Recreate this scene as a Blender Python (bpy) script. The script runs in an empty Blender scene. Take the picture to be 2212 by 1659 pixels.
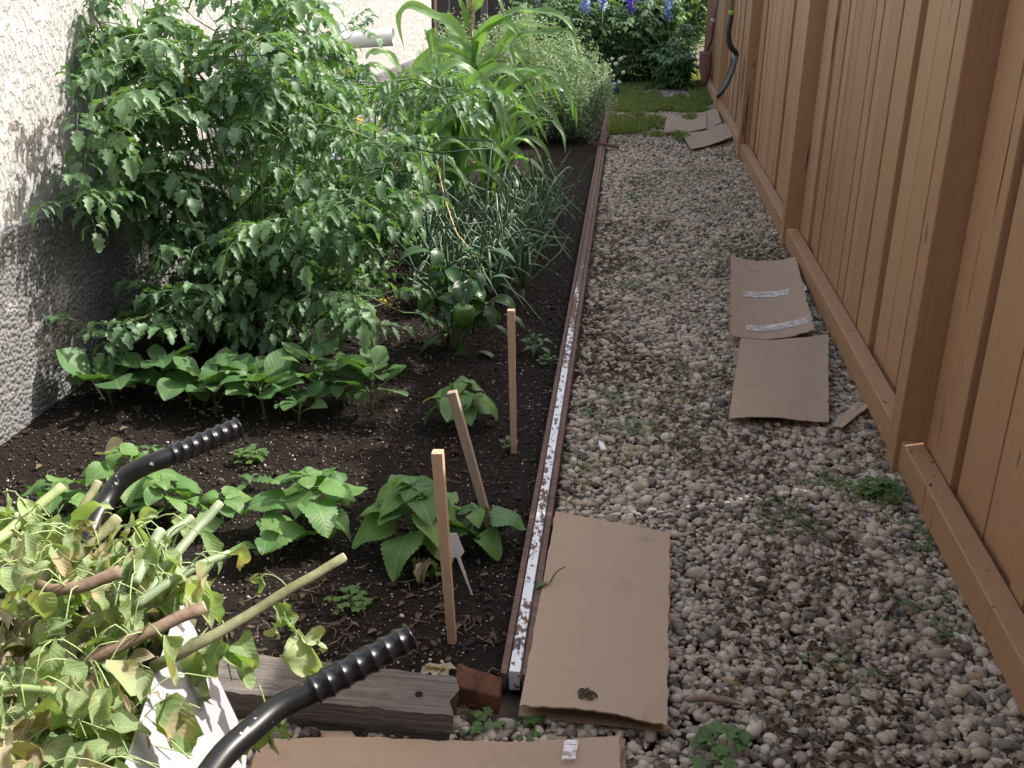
import bpy, math, random
import numpy as np
from mathutils import Vector, Matrix, noise
random.seed(7); RS = np.random.RandomState(5)
R = math.radians
scene = bpy.context.scene
COL = scene.collection

# ---------------------------------------------------------------- camera
PXC, PYC, F = 1106.0, 829.5, 2200.0          # measured on a 2212 x 1659 copy of the photograph
CAMH = 1.5
def _n(a): a = np.array(a, float); return a/np.linalg.norm(a)
_v1 = np.array([1368-PXC, -70-PYC]); _xn = 1030-PXC; _yn = (-F*F-_v1[0]*_xn)/_v1[1]
PATH = _n([_v1[0], _v1[1], F]); DOWN = _n([_xn, _yn, F]); RIGHT = np.cross(DOWN, PATH)
def _ray(x, y):
    r = np.array([x-PXC, y-PYC, F]); return np.array([r@RIGHT, r@PATH, -(r@DOWN)])
def P(x, y, z=0.0):
    w = _ray(x, y); w = w*((z-CAMH)/w[2]); return Vector((w[0], w[1], w[2]+CAMH))
def PY_(x, y, Y):
    w = _ray(x, y); w = w*(Y/w[1]); return Vector((w[0], w[1], w[2]+CAMH))
def PX_(x, y, X):
    w = _ray(x, y); w = w*(X/w[0]); return Vector((w[0], w[1], w[2]+CAMH))
def DW(x, y, zc):
    w = _ray(x, y)*zc/F; return Vector((w[0], w[1], w[2]+CAMH))

cam = bpy.data.cameras.new('camera'); camo = bpy.data.objects.new('camera', cam); COL.objects.link(camo)
cam.sensor_width = 36; cam.lens = F/2212*36; cam.clip_start = .05; cam.clip_end = 500
m = Matrix(((RIGHT[0], -RIGHT[1], -RIGHT[2]), (PATH[0], -PATH[1], -PATH[2]), (-DOWN[0], DOWN[1], DOWN[2])))
camo.matrix_world = Matrix.Translation((0, 0, CAMH)) @ m.to_4x4()
scene.camera = camo

# ---------------------------------------------------------------- sky, sun, exposure
SUN_EL = 46.0
SUNV = Vector((math.cos(R(SUN_EL))*.93, math.cos(R(SUN_EL))*.37, math.sin(R(SUN_EL))))
world = bpy.data.worlds.new("World"); scene.world = world; world.use_nodes = True
wn = world.node_tree.nodes; bg = wn['Background']
sky = wn.new('ShaderNodeTexSky'); sky.sky_type = 'NISHITA'; sky.sun_disc = False
sky.sun_elevation = R(SUN_EL); sky.sun_rotation = math.atan2(SUNV.x, SUNV.y); sky.air_density = 1.0; sky.dust_density = 2.5
tint = wn.new('ShaderNodeMix'); tint.data_type = 'RGBA'; tint.blend_type = 'MULTIPLY'; tint.inputs[0].default_value = 1; tint.inputs[7].default_value = (1.13, 1.0, .84, 1)
world.node_tree.links.new(sky.outputs[0], tint.inputs[6]); world.node_tree.links.new(tint.outputs[2], bg.inputs[0]); bg.inputs[1].default_value = 0.15
sl = bpy.data.lights.new('sun', 'SUN'); sl.energy = 2.3; sl.angle = R(.6); sl.color = (1, .96, .9)
so = bpy.data.objects.new('sun', sl); COL.objects.link(so)
so.rotation_euler = (-SUNV).to_track_quat('-Z', 'Y').to_euler(); so.location = (5, 5, 10)
scene.view_settings.view_transform = 'Standard'; scene.view_settings.look = 'None'
scene.view_settings.exposure = 1.62; scene.view_settings.gamma = 1.0

# ---------------------------------------------------------------- mesh helpers
class MB:
    def __init__(s): s.v = []; s.f = []; s.a = []; s.n = 0
    def add(s, vs, fs, at):
        o = s.n; s.v.extend(vs); s.a.extend(at); s.n += len(vs)
        s.f.extend([tuple(i+o for i in f) for f in fs])
def obj(name, mb, mat, parent=None, smooth=True, solid=None, bevel=None):
    me = bpy.data.meshes.new(name)
    me.from_pydata([tuple(v) for v in mb.v], [], mb.f)
    at = me.attributes.new('lf', 'FLOAT_VECTOR', 'POINT')
    at.data.foreach_set('vector', np.array(mb.a, dtype=np.float32).ravel())
    if smooth: me.polygons.foreach_set('use_smooth', [True]*len(me.polygons))
    me.materials.append(mat); me.update()
    o = bpy.data.objects.new(name, me); COL.objects.link(o)
    if parent is not None: o.parent = parent
    if solid:
        md = o.modifiers.new('solid', 'SOLIDIFY'); md.thickness = solid; md.offset = -1
    if bevel:
        md = o.modifiers.new('bev', 'BEVEL'); md.width = bevel; md.segments = 2; md.limit_method = 'ANGLE'
    return o
def tag(o, label, cat, group=None, kind=None):
    if label: o['label'] = label
    if cat: o['category'] = cat
    if group: o['group'] = group
    if kind: o['kind'] = kind
    return o
def thing(name, label, cat, loc=(0, 0, 0), group=None):
    o = bpy.data.objects.new(name, None); COL.objects.link(o); o.empty_display_size = .1
    return tag(o, label, cat, group)
def rebase(t, loc):
    """put a thing's empty at its base while its parts (built in world space) stay where they are"""
    loc = Vector(loc); t.location = loc
    for c in t.children: c.location = c.location - loc
    return t
def frame_of(d, up=Vector((0, 0, 1))):
    d = d.normalized(); s = d.cross(up)
    if s.length < 1e-4: s = d.cross(Vector((1, 0, 0)))
    s.normalize(); return d, s, s.cross(d)
def tube(mb, pts, rad, sides=6, rnd=0.0, cap=True):
    pts = [Vector(p) for p in pts]; n = len(pts)
    if not isinstance(rad, (list, tuple)): rad = [rad]*n
    vs = []; at = []; fs = []; L = 0
    d0 = (pts[1]-pts[0]).normalized(); _, s, u = frame_of(d0)
    for i, p in enumerate(pts):
        d = (pts[min(i+1, n-1)]-pts[max(i-1, 0)]).normalized()
        s = (s-d*s.dot(d)).normalized(); u = s.cross(d)
        if i: L += (p-pts[i-1]).length
        for k in range(sides):
            a = 2*math.pi*k/sides
            vs.append(p+(s*math.cos(a)+u*math.sin(a))*rad[i]); at.append((L, k/sides, rnd))
    for i in range(n-1):
        for k in range(sides):
            k2 = (k+1) % sides
            fs.append((i*sides+k, i*sides+k2, (i+1)*sides+k2, (i+1)*sides+k))
    if cap:
        fs.append(tuple(range(sides))[::-1]); fs.append(tuple((n-1)*sides+k for k in range(sides)))
    mb.add(vs, fs, at)
def smooth_pts(pts, n=16):
    """Catmull-Rom through points"""
    pts = [Vector(p) for p in pts]; q = [pts[0]*2-pts[1]]+pts+[pts[-1]*2-pts[-2]]; out = []
    seg = len(pts)-1
    for i in range(n+1):
        t = i/n*seg; k = min(int(t), seg-1); t -= k
        a, b, c, d = q[k:k+4]
        out.append(.5*((2*b)+(c-a)*t+(2*a-5*b+4*c-d)*t*t+(3*b-a-3*c+d)*t**3))
    return out
PROF = {
 'ovate': lambda u: math.sin(math.pi*u**.72)**.85,
 'heart': lambda u: max(0, math.sin(math.pi*u**.55))**.75,
 'lance': lambda u: math.sin(math.pi*u**.8)**1.1,
 'oval': lambda u: max(0, math.sin(math.pi*u**.85))**.68,
 'round': lambda u: max(0, math.sin(math.pi*u**.8))**.6,
 'strap': lambda u: min(1, .5+1.8*u)*(1-u**2.1),
}
def leaf(mb, base, d, L, W, prof='ovate', up=None, droop=.6, fold=.15, serr=0., nseg=7, rnd=None, curl=0., wave=0., roll=None, crum=0.):
    rnd = random.random() if rnd is None else rnd
    d = Vector(d).normalized(); up = up or Vector((0, 0, 1))
    pf = PROF[prof]; p = Vector(base); vs = []; at = []; fs = []
    _, s, nrm = frame_of(d, up)
    ra = random.uniform(-.5, .5) if roll is None else roll
    s = (s*math.cos(ra)+nrm*math.sin(ra)); st = L/nseg; ph = random.random()*6
    for i in range(nseg+1):
        u = i/nseg; w = W*.5*pf(min(max(u, .0), 1.)) if 0 < i < nseg else W*.012
        if serr and 0 < i < nseg: w *= 1+serr*(1 if i % 2 else -1)
        nrm = s.cross(d).normalized()
        wv = wave*W*math.sin(ph+u*9)
        fo = fold*w+curl*w*u
        vs += [p-s*w*(1-.3*abs(fold))+nrm*(fo+wv), p-s*w*.5+nrm*fo*.35, p, p+s*w*.5+nrm*fo*.35, p+s*w*(1-.3*abs(fold))+nrm*(fo-wv)]
        ww = w/(W*.5+1e-6)
        at += [(u, -ww, rnd), (u, -.5*ww, rnd), (u, 0, rnd), (u, .5*ww, rnd), (u, ww, rnd)]
        p = p+d*st
        d = (d+Vector((0, 0, -1))*droop/nseg*1.6+nrm*(-curl*.35)*0).normalized()
        s = (s-d*s.dot(d)).normalized()
    for i in range(nseg):
        for k in range(4):
            a = i*5+k; fs.append((a, a+1, a+6, a+5))
    if crum:
        sc = 2.2/max(L, .02); o = Vector((random.random()*50, random.random()*50, 0))
        vs = [v+Vector((noise.noise(v*sc+o), noise.noise(v*sc+o+Vector((9, 0, 0))), noise.noise(v*sc+o+Vector((0, 9, 0)))))*crum*W for v in vs]
    mb.add(vs, fs, at); return p
def quadleaf(mb, p, d, L, W, rnd):
    """a small three-face folded leaf for fine or far foliage"""
    d = Vector(d).normalized(); _, s, nrm = frame_of(d, Vector((random.uniform(-.6, .6), random.uniform(-.6, .6), 1)))
    p = Vector(p)
    vs = [p, p+d*L*.45-s*W*.5+nrm*W*.12, p+d*L+nrm*(-L*.15), p+d*L*.45+s*W*.5+nrm*W*.12]
    mb.add(vs, [(0, 1, 2), (0, 2, 3)], [(0, 0, rnd), (.45, -1, rnd), (1, 0, rnd), (.45, 1, rnd)])
def box(mb, lo, hi, rnd=0.):
    x0, y0, z0 = lo; x1, y1, z1 = hi
    vs = [Vector(v) for v in ((x0,y0,z0),(x1,y0,z0),(x1,y1,z0),(x0,y1,z0),(x0,y0,z1),(x1,y0,z1),(x1,y1,z1),(x0,y1,z1))]
    mb.add(vs, [(0,3,2,1),(4,5,6,7),(0,1,5,4),(1,2,6,5),(2,3,7,6),(3,0,4,7)], [(v.x, v.y, rnd) for v in vs])
def prism(mb, a, b, hx, hy, taper=1., rnd=0.):
    """square bar from a to b"""
    a, b = Vector(a), Vector(b); d, s, u = frame_of(b-a, Vector((0, 1, .01)))
    vs = []
    for p, k in ((a, taper), (b, 1.)):
        for sx, sy in ((-1,-1),(1,-1),(1,1),(-1,1)): vs.append(p+s*hx*sx*k+u*hy*sy*k)
    L = (b-a).length
    mb.add(vs, [(3,2,1,0),(4,5,6,7),(0,1,5,4),(1,2,6,5),(2,3,7,6),(3,0,4,7)], [(0, 0, rnd)]*4+[(L, 0, rnd)]*4)

# ---------------------------------------------------------------- materials
class NT:
    def __init__(s, name):
        s.m = bpy.data.materials.new(name); s.m.use_nodes = True; s.t = s.m.node_tree; s.N = s.t.nodes; s.L = s.t.links
        s.b = s.N['Principled BSDF']; s.out = s.N['Material Output']
    def n(s, typ, **k):
        x = s.N.new(typ)
        for a, v in k.items(): setattr(x, a, v)
        return x
    def l(s, a, b): s.L.new(a, b)
    def coord(s, sc=(1, 1, 1)):
        c = s.n('ShaderNodeTexCoord'); mp = s.n('ShaderNodeMapping'); mp.inputs['Scale'].default_value = sc
        s.l(c.outputs['Object'], mp.inputs[0]); return mp.outputs[0]
    def noise(s, vec, scale, detail=4, rough=.55):
        x = s.n('ShaderNodeTexNoise'); x.inputs['Scale'].default_value = scale; x.inputs['Detail'].default_value = detail
        x.inputs['Roughness'].default_value = rough
        if vec is not None: s.l(vec, x.inputs['Vector'])
        return x.outputs[0]
    def voro(s, vec, scale, feature='F1', out=0):
        x = s.n('ShaderNodeTexVoronoi', feature=feature); x.inputs['Scale'].default_value = scale
        if vec is not None: s.l(vec, x.inputs['Vector'])
        return x.outputs[out]
    def ramp(s, fac, stops, interp='LINEAR'):
        x = s.n('ShaderNodeValToRGB'); x.color_ramp.interpolation = interp; e = x.color_ramp.elements
        while len(e) < len(stops): e.new(.5)
        for i, (p, c) in enumerate(stops):
            e[i].position = p; e[i].color = (*c, 1) if len(c) == 3 else c
        s.l(fac, x.inputs[0]); return x.outputs[0]
    def mix(s, f, a, b, blend='MIX'):
        x = s.n('ShaderNodeMix', data_type='RGBA', blend_type=blend)
        for i, v in ((0, f), (6, a), (7, b)):
            if isinstance(v, (int, float)): x.inputs[i].default_value = v
            elif isinstance(v, tuple): x.inputs[i].default_value = (*v, 1)
            else: s.l(v, x.inputs[i])
        return x.outputs[2]
    def math(s, op, a, b=0., c=None, clamp=False):
        x = s.n('ShaderNodeMath', operation=op, use_clamp=clamp)
        for i, v in enumerate((a, b) if c is None else (a, b, c)):
            if isinstance(v, (int, float)): x.inputs[i].default_value = v
            else: s.l(v, x.inputs[i])
        return x.outputs[0]
    def attr(s, name='lf'):
        x = s.n('ShaderNodeAttribute', attribute_name=name); sp = s.n('ShaderNodeSeparateXYZ'); s.l(x.outputs['Vector'], sp.inputs[0])
        return sp.outputs
    def bump(s, h, strength=.5, dist=.01, prev=None):
        x = s.n('ShaderNodeBump'); x.inputs['Strength'].default_value = strength; x.inputs['Distance'].default_value = dist
        s.l(h, x.inputs['Height'])
        if prev is not None: s.l(prev, x.inputs['Normal'])
        return x.outputs[0]
    def fin(s, col=None, rough=None, nrm=None, spec=None, metal=None):
        for k, v in (('Base Color', col), ('Roughness', rough), ('Normal', nrm), ('Specular IOR Level', spec), ('Metallic', metal)):
            if v is None: continue
            if isinstance(v, tuple): s.b.inputs[k].default_value = (*v, 1)
            elif isinstance(v, (int, float)): s.b.inputs[k].default_value = v
            else: s.l(v, s.b.inputs[k])
        return s.m

def leaf_mat(name, c1, c2, vein, trans=.35, rough=.45, spots=None, vs=.35, tboost=1.6, nv=9., spec=.4):
    t = NT(name); a = t.attr()
    col = t.mix(a[2], c1, c2)
    co = t.coord(); nz = t.noise(co, 28., 3)
    col = t.mix(t.math('MULTIPLY', nz, .5), col, tuple(x*.55 for x in c1))
    av = t.math('ABSOLUTE', a[1])
    mid = t.math('LESS_THAN', av, .045)
    sd = t.math('PINGPONG', t.math('MULTIPLY', t.math('SUBTRACT', a[0], t.math('MULTIPLY', av, .28)), nv), .5)
    side = t.math('LESS_THAN', sd, .06)
    vn = t.math('MAXIMUM', mid, t.math('MULTIPLY', side, .55))
    col = t.mix(t.math('MULTIPLY', vn, vs), col, vein)
    if spots:
        sp = t.ramp(t.noise(co, spots[1], 3), [(spots[2], (0, 0, 0)), (min(1, spots[2]+.12), (1, 1, 1))])
        col = t.mix(sp, col, spots[0])
    t.fin(col, rough, t.bump(t.math('ADD', t.math('MULTIPLY', sd, -1.2), t.noise(co, 90., 2)), .35, .002), spec)
    tr = t.n('ShaderNodeBsdfTranslucent'); g = t.mix(1., col, (tboost, tboost*1.15, tboost*.35), 'MULTIPLY')
    t.l(g, tr.inputs[0]); ms = t.n('ShaderNodeMixShader'); ms.inputs[0].default_value = trans
    t.l(t.b.outputs[0], ms.inputs[1]); t.l(tr.outputs[0], ms.inputs[2]); t.l(ms.outputs[0], t.out.inputs[0])
    return t.m
def plain(name, c, rough=.6, var=.25, scale=30., bump=.15, metal=0., dist=.003):
    t = NT(name); co = t.coord(); nz = t.noise(co, scale, 5)
    col = t.mix(nz, tuple(x*(1-var) for x in c), tuple(min(1, x*(1+var)) for x in c))
    return t.fin(col, rough, t.bump(nz, bump, dist), metal=metal)

M = {}
M['tomato'] = leaf_mat('tomato_leaf', (.068, .15, .070), (.155, .27, .13), (.22, .32, .18), .34, .4, vs=.3, spec=.5)
M['tomstem'] = plain('plant_stem', (.10, .17, .055), .5)
M['corn'] = leaf_mat('corn_leaf', (.08, .175, .06), (.17, .29, .11), (.30, .42, .20), .40, .36, vs=.3, nv=0.01, tboost=2.0, spec=.5)
M['onion'] = leaf_mat('onion_leaf', (.10, .17, .10), (.19, .28, .17), (.12, .2, .1), .12, .38, vs=0., spots=((.26, .27, .13), 2., .70))
M['pepper'] = leaf_mat('pepper_leaf', (.04, .095, .04), (.08, .165, .06), (.12, .2, .08), .25, .3, vs=.3, nv=7)
M['perilla'] = leaf_mat('perilla_leaf', (.075, .18, .06), (.18, .32, .09), (.24, .38, .15), .3, .5, vs=.4, nv=11)
M['eggplant'] = leaf_mat('eggplant_leaf', (.075, .165, .065), (.12, .23, .085), (.2, .3, .12), .28, .5, vs=.45, nv=7)
M['worm'] = leaf_mat('wormwood_leaf', (.22, .31, .21), (.44, .54, .40), (.3, .4, .28), .2, .6, vs=0., spec=.2)
M['delph'] = leaf_mat('delphinium_leaf', (.08, .155, .065), (.17, .27, .12), (.1, .16, .07), .25, .5, vs=.2)
M['tree'] = leaf_mat('tree_leaf', (.03, .07, .02), (.06, .12, .03), (.1, .16, .05), .3, .5, vs=0.)
M['weed'] = leaf_mat('weed_leaf', (.08, .16, .045), (.13, .24, .06), (.15, .25, .08), .3, .5, vs=.2)
M['grass'] = leaf_mat('grass_blade', (.17, .21, .075), (.32, .35, .14), (.15, .2, .08), .25, .5, vs=0.)
M['wilt'] = leaf_mat('wilted_leaf', (.19, .29, .12), (.43, .50, .28), (.5, .54, .36), .32, .6, spots=((.42, .34, .21), 16., .54), vs=.3, spec=.2)
M['wilt_tan'] = leaf_mat('dry_leaf_tan', (.30, .24, .155), (.50, .44, .32), (.5, .42, .28), .22, .7, vs=.3, spec=.15)
M['dryleaf'] = leaf_mat('dead_leaf_brown', (.075, .055, .04), (.21, .155, .11), (.2, .15, .1), .1, .8, vs=.2, spec=.15)
M['yellow'] = plain('yellow_petal', (.75, .55, .05), .6)
M['cage'] = plain('green_coated_wire', (.03, .12, .06), .35, .2)
M['darkwire'] = plain('dark_green_wire', (.015, .035, .022), .4, .2)
M['white'] = plain('white_plastic', (.72, .72, .74), .35, .06, 8., .03)
M['pipe'] = plain('white_pvc', (.68, .68, .66), .4, .05)
M['teal'] = plain('teal_stake', (.02, .22, .22), .4, .1)
M['twine'] = plain('twine', (.5, .38, .2), .8)
M['root'] = plain('dry_root', (.22, .17, .12), .9)
M['tassel'] = plain('tassel', (.36, .36, .16), .7)
M['bulb'] = plain('seed_head', (.5, .5, .36), .7, .3, 120.)
M['blueflower'] = plain('blue_petal', (.42, .52, .88), .6, .3)
M['purpleflower'] = plain('purple_petal', (.20, .12, .6), .6, .3)

def soil_mat():
    t = NT('soil'); co = t.coord(); n1 = t.noise(co, 6, 8, .7); n2 = t.noise(co, 70, 6, .7)
    col = t.ramp(n2, [(.3, (.013, .010, .0085)), (.6, (.036, .028, .0235)), (.8, (.074, .059, .049))])
    col = t.mix(t.math('MULTIPLY', n1, .4), col, (.034, .024, .018))
    v = t.voro(co, 95., out=0); vc = t.voro(co, 95., out=1)
    sp = t.math('MULTIPLY', t.math('LESS_THAN', v, .22), t.math('GREATER_THAN', t.n('ShaderNodeSeparateColor').outputs[0], .5))
    sc = t.n('ShaderNodeSeparateColor'); t.l(vc, sc.inputs[0])
    sp = t.math('MULTIPLY', t.math('LESS_THAN', v, .24), t.math('GREATER_THAN', sc.outputs[0], .86))
    col = t.mix(sp, col, (.42, .38, .33))
    h = t.math('ADD', t.noise(co, 40, 8, .75), t.math('MULTIPLY', t.noise(co, 150, 3, .8), .5))
    return t.fin(col, .95, t.bump(h, 1., .03), .15)
M['soil'] = soil_mat()
M['clod'] = plain('soil_clod', (.023, .017, .0135), .95, .5, 60, .5, dist=.01)
M['perlite'] = plain('perlite', (.42, .39, .345), .9, .3)

def stone_mat():
    t = NT('pebble'); a = t.attr(); co = t.coord()
    col = t.ramp(a[2], [(0, (.055, .055, .056)), (.07, (.13, .13, .125)), (.2, (.30, .25, .195)), (.45, (.46, .39, .305)), (.68, (.56, .485, .385)), (.86, (.65, .585, .49)), (.94, (.42, .30, .17)), (1, (.68, .65, .58))])
    col = t.mix(t.math('MULTIPLY', t.noise(co, 120, 5, .7), .6), col, (.17, .14, .115))
    return t.fin(col, .8, t.bump(t.noise(co, 170, 5, .7), .5, .004), .3)
M['stone'] = stone_mat()
M['gbase'] = plain('gravel_bed_dirt', (.10, .078, .058), .95, .5, 40, .8, dist=.01)

def stucco():
    t = NT('stucco'); co = t.coord((1, 1, .62))
    n = t.noise(co, 36, 5, .6); v = t.noise(co, 9, 4, .65)
    pl = t.ramp(n, [(.44, (0, 0, 0)), (.53, (1, 1, 1))])
    h = t.math('ADD', t.math('MULTIPLY', pl, 1.), t.math('ADD', t.math('MULTIPLY', v, .9), t.math('MULTIPLY', t.noise(co, 120, 3), .25)))
    col = t.mix(v, (.40, .392, .378), (.50, .492, .475)); col = t.mix(t.math('MULTIPLY', t.math('SUBTRACT', 1., pl), .18), col, (.4, .385, .37))
    return t.fin(col, .9, t.bump(h, .8, .009), .2)
M['stucco'] = stucco()
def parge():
    t = NT('shaded_rough_dash'); co = t.coord()
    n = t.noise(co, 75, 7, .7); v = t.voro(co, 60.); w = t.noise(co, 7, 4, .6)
    col = t.ramp(n, [(.3, (.13, .13, .135)), (.5, (.21, .21, .215)), (.72, (.33, .325, .32))])  # grey parging, partly darkened to stand in for shade
    col = t.mix(t.ramp(w, [(.56, (0, 0, 0)), (.68, (.8, .8, .8))]), col, (.40, .39, .38))  # pale patches painted in for dappled sun sparkles
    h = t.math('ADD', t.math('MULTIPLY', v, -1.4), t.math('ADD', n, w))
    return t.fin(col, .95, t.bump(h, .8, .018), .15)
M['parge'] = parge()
def fence_mat():
    t = NT('stained_wood'); a = t.attr(); co = t.coord((1, 1, .035)); co2 = t.coord((1, 1, .25))
    g = t.noise(co, 75, 5, .6); w = t.noise(t.coord((1, 1, .15)), 6, 4, .6)
    col = t.mix(g, (.315, .175, .098), (.425, .255, .148)); col = t.mix(t.math('MULTIPLY', w, .45), col, (.24, .12, .06))
    col = t.mix(t.math('MULTIPLY', a[2], .55), col, (.46, .28, .16))
    cr = t.ramp(t.noise(co, 38, 3, .5), [(.30, (1, 1, 1)), (.325, (0, 0, 0))])
    kn = t.ramp(t.noise(co2, 16, 3, .6), [(.25, (1, 1, 1)), (.285, (0, 0, 0))])
    dk = t.math('MAXIMUM', cr, kn); col = t.mix(dk, col, (.07, .035, .02))
    h = t.math('SUBTRACT', t.math('MULTIPLY', g, .6), t.math('MULTIPLY', dk, 1.5))
    return t.fin(col, .55, t.bump(h, .35, .006), .35)
M['fence'] = fence_mat()
def card_mat():
    t = NT('cardboard'); co = t.coord(); n = t.noise(co, 5, 4, .6); f = t.noise(t.coord((1, 14, 1)), 30, 3)
    col = t.mix(n, (.325, .24, .175), (.405, .305, .225)); col = t.mix(t.math('MULTIPLY', f, .25), col, (.30, .22, .155))
    st = t.ramp(t.noise(co, 11, 6, .75), [(.57, (0, 0, 0)), (.70, (1, 1, 1))]); col = t.mix(t.math('MULTIPLY', st, .45), col, (.17, .115, .08))
    sp = t.math('LESS_THAN', t.voro(co, 26.), .045); col = t.mix(sp, col, (.10, .06, .04))
    return t.fin(col, .85, t.bump(t.math('ADD', n, t.math('MULTIPLY', f, .2)), .3, .006), .2)
M['card'] = card_mat()
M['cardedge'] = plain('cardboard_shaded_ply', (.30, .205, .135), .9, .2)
def tape_mat():
    t = NT('clear_tape'); co = t.coord(); n = t.noise(t.coord((1, 3, 1)), 25, 4, .7)
    t.fin((.80, .78, .78), .15, t.bump(n, .8, .01), .8); t.l(t.ramp(t.noise(t.coord((1, 2.5, 1)), 34, 5, .7), [(.42, (.2, .2, .2)), (.58, (.95, .95, .95))]), t.b.inputs['Alpha']); return t.m  # white base with uneven opacity imitates patchy shine on the tape
M['tape'] = tape_mat()
def rust_mat(name, c1, c2, sc=60):
    t = NT(name); co = t.coord(); n = t.noise(co, sc, 6, .7)
    return t.fin(t.ramp(n, [(.3, c1), (.7, c2)]), .85, t.bump(n, .6, .003), .3)
M['rust'] = rust_mat('rusty_steel', (.075, .042, .032), (.20, .125, .10))
M['orust'] = rust_mat('orange_rust', (.045, .022, .015), (.17, .07, .035), 30)
def chip_mat():
    t = NT('chipped_white_paint'); co = t.coord((1, .55, 1)); n = t.noise(co, 65, 5, .65); big = t.noise(co, 9, 3)
    sep = t.n('ShaderNodeSeparateXYZ'); c = t.n('ShaderNodeTexCoord'); t.l(c.outputs['Object'], sep.inputs[0])
    far = t.math('MULTIPLY', t.math('SUBTRACT', sep.outputs[1], 3.5), .34, clamp=True)      # more paint worn away along the bar
    thr = t.math('ADD', t.math('ADD', n, t.math('MULTIPLY', t.math('SUBTRACT', big, .5), .45)), t.math('MULTIPLY', far, .36))
    k = t.ramp(thr, [(.535, (0, 0, 0)), (.57, (1, 1, 1))])
    col = t.mix(k, (.70, .72, .76), (.15, .095, .075))
    return t.fin(col, t.math('MULTIPLY_ADD', k, .4, .5), t.bump(k, -.4, .002), .3)
M['chip'] = chip_mat()
def timber_mat():
    t = NT('weathered_timber'); co = t.coord((.06, 1, 1)); g = t.noise(co, 95, 6, .65); w = t.noise(t.coord((.3, 1, 1)), 9, 4)
    col = t.ramp(g, [(.25, (.055, .048, .042)), (.5, (.175, .155, .14)), (.8, (.28, .255, .23))]); col = t.mix(t.math('MULTIPLY', w, .5), col, (.12, .10, .088))
    cr = t.ramp(t.noise(co, 30, 3, .5), [(.33, (1, 1, 1)), (.37, (0, 0, 0))]); col = t.mix(cr, col, (.02, .017, .015))
    return t.fin(col, .9, t.bump(t.math('SUBTRACT', g, cr), .9, .012), .2)
M['timber'] = timber_mat()
def stake_mat():
    t = NT('stake_wood'); a = t.attr(); co = t.coord((1, 1, .05)); g = t.noise(co, 160, 4)
    col = t.mix(g, (.40, .27, .17), (.58, .43, .30)); col = t.mix(t.math('MULTIPLY', t.math('LESS_THAN', a[0], .14), .0), col, (.2, .15, .1))
    return t.fin(col, .8, t.bump(g, .4, .002), .2)
M['stake'] = stake_mat()
M['stakegrey'] = plain('weathered_stake', (.30, .235, .18), .85, .3, 25)
M['black'] = None
def grip_mat():
    t = NT('black_rubber'); t.fin((.007, .007, .009), .26, None, .5); return t.m
M['grip'] = grip_mat()
def tubepaint():
    t = NT('black_painted_tube'); co = t.coord(); n = t.noise(co, 34, 5, .7); c = t.ramp(n, [(.635, (0, 0, 0)), (.65, (1, 1, 1))])
    return t.fin(t.mix(c, (.007, .007, .008), (.42, .42, .40)), .38, t.bump(c, -.2, .001), .5)
M['bpaint'] = tubepaint()
M['bark'] = rust_mat('branch_bark', (.13, .09, .06), (.30, .22, .16), 45)
M['olive'] = rust_mat('olive_stem', (.13, .14, .07), (.25, .25, .14), 45)
M['palestem'] = plain('pale_green_stem', (.28, .37, .15), .5, .25)
M['bluestem'] = plain('blue_green_stem', (.22, .29, .17), .5, .3)
M['cut'] = plain('cut_wood', (.70, .55, .36), .8, .12)
M['shedwood'] = plain('dark_brown_boards', (.055, .034, .028), .7, .35, 14)
M['shedpost'] = plain('grey_brown_post', (.13, .095, .085), .7, .2)
M['redpaint'] = plain('worn_red_paint', (.11, .035, .028), .5, .3, 20)
M['steel'] = plain('dark_steel', (.018, .02, .022), .35, .2)
M['greyhandle'] = plain('grey_handle', (.17, .16, .15), .6, .2)
M['lime'] = plain('lime_band', (.25, .4, .06), .5)
M['greymetal'] = plain('grey_meter_paint', (.32, .33, .35), .5, .1)
M['lightblue'] = plain('pale_blue_plastic', (.38, .55, .66), .45, .08)
M['darkteal'] = plain('dark_teal_ceramic', (.02, .085, .10), .3, .2)
M['hole'] = plain('dark_hole', (.003, .003, .003), 1., .1)
M['fruit'] = None
t = NT('green_pepper_skin'); co = t.coord(); M['fruit'] = t.fin(t.mix(t.noise(co, 12, 3), (.03, .085, .014), (.08, .18, .035)), .22, None, .5)
M['concrete'] = plain('pale_concrete', (.30, .26, .20), .9, .3, 20, .4)

# ---------------------------------------------------------------- setting: ground, soil bed, gravel
def grid(x0, x1, y0, y1, nx, ny, zf):
    mb = MB(); vs = []; at = []; fs = []
    for j in range(ny+1):
        y = y0+(y1-y0)*j/ny
        for i in range(nx+1):
            x = x0+(x1-x0)*i/nx; vs.append(Vector((x, y, zf(x, y)))); at.append((x, y, 0))
    w = nx+1
    for j in range(ny):
        for i in range(nx): fs.append((j*w+i, j*w+i+1, (j+1)*w+i+1, (j+1)*w+i))
    mb.add(vs, fs, at); return mb
FX = lambda y: .905+.0105*y            # fence line (the face of its rails)
RAILX = -.185
WALLX = -2.0
g = grid(-40, 40, -10, 120, 8, 8, lambda x, y: -.035); tag(obj('ground', g, M['gbase']), 'bare earth under the gravel and beyond', 'ground', kind='structure')
def soilz(x, y):
    q = Vector((x*3, y*3, 0)); z = .012*noise.noise(q)+.010*noise.noise(q*3.3)+.007*noise.noise(q*9)
    return z-.002
sb = grid(WALLX-.02, RAILX+.02, 1.86, 14, 84, 560, soilz); tag(obj('soil', sb, M['soil']), 'dark crumbly garden soil of the vegetable bed', 'soil', kind='structure')

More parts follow.
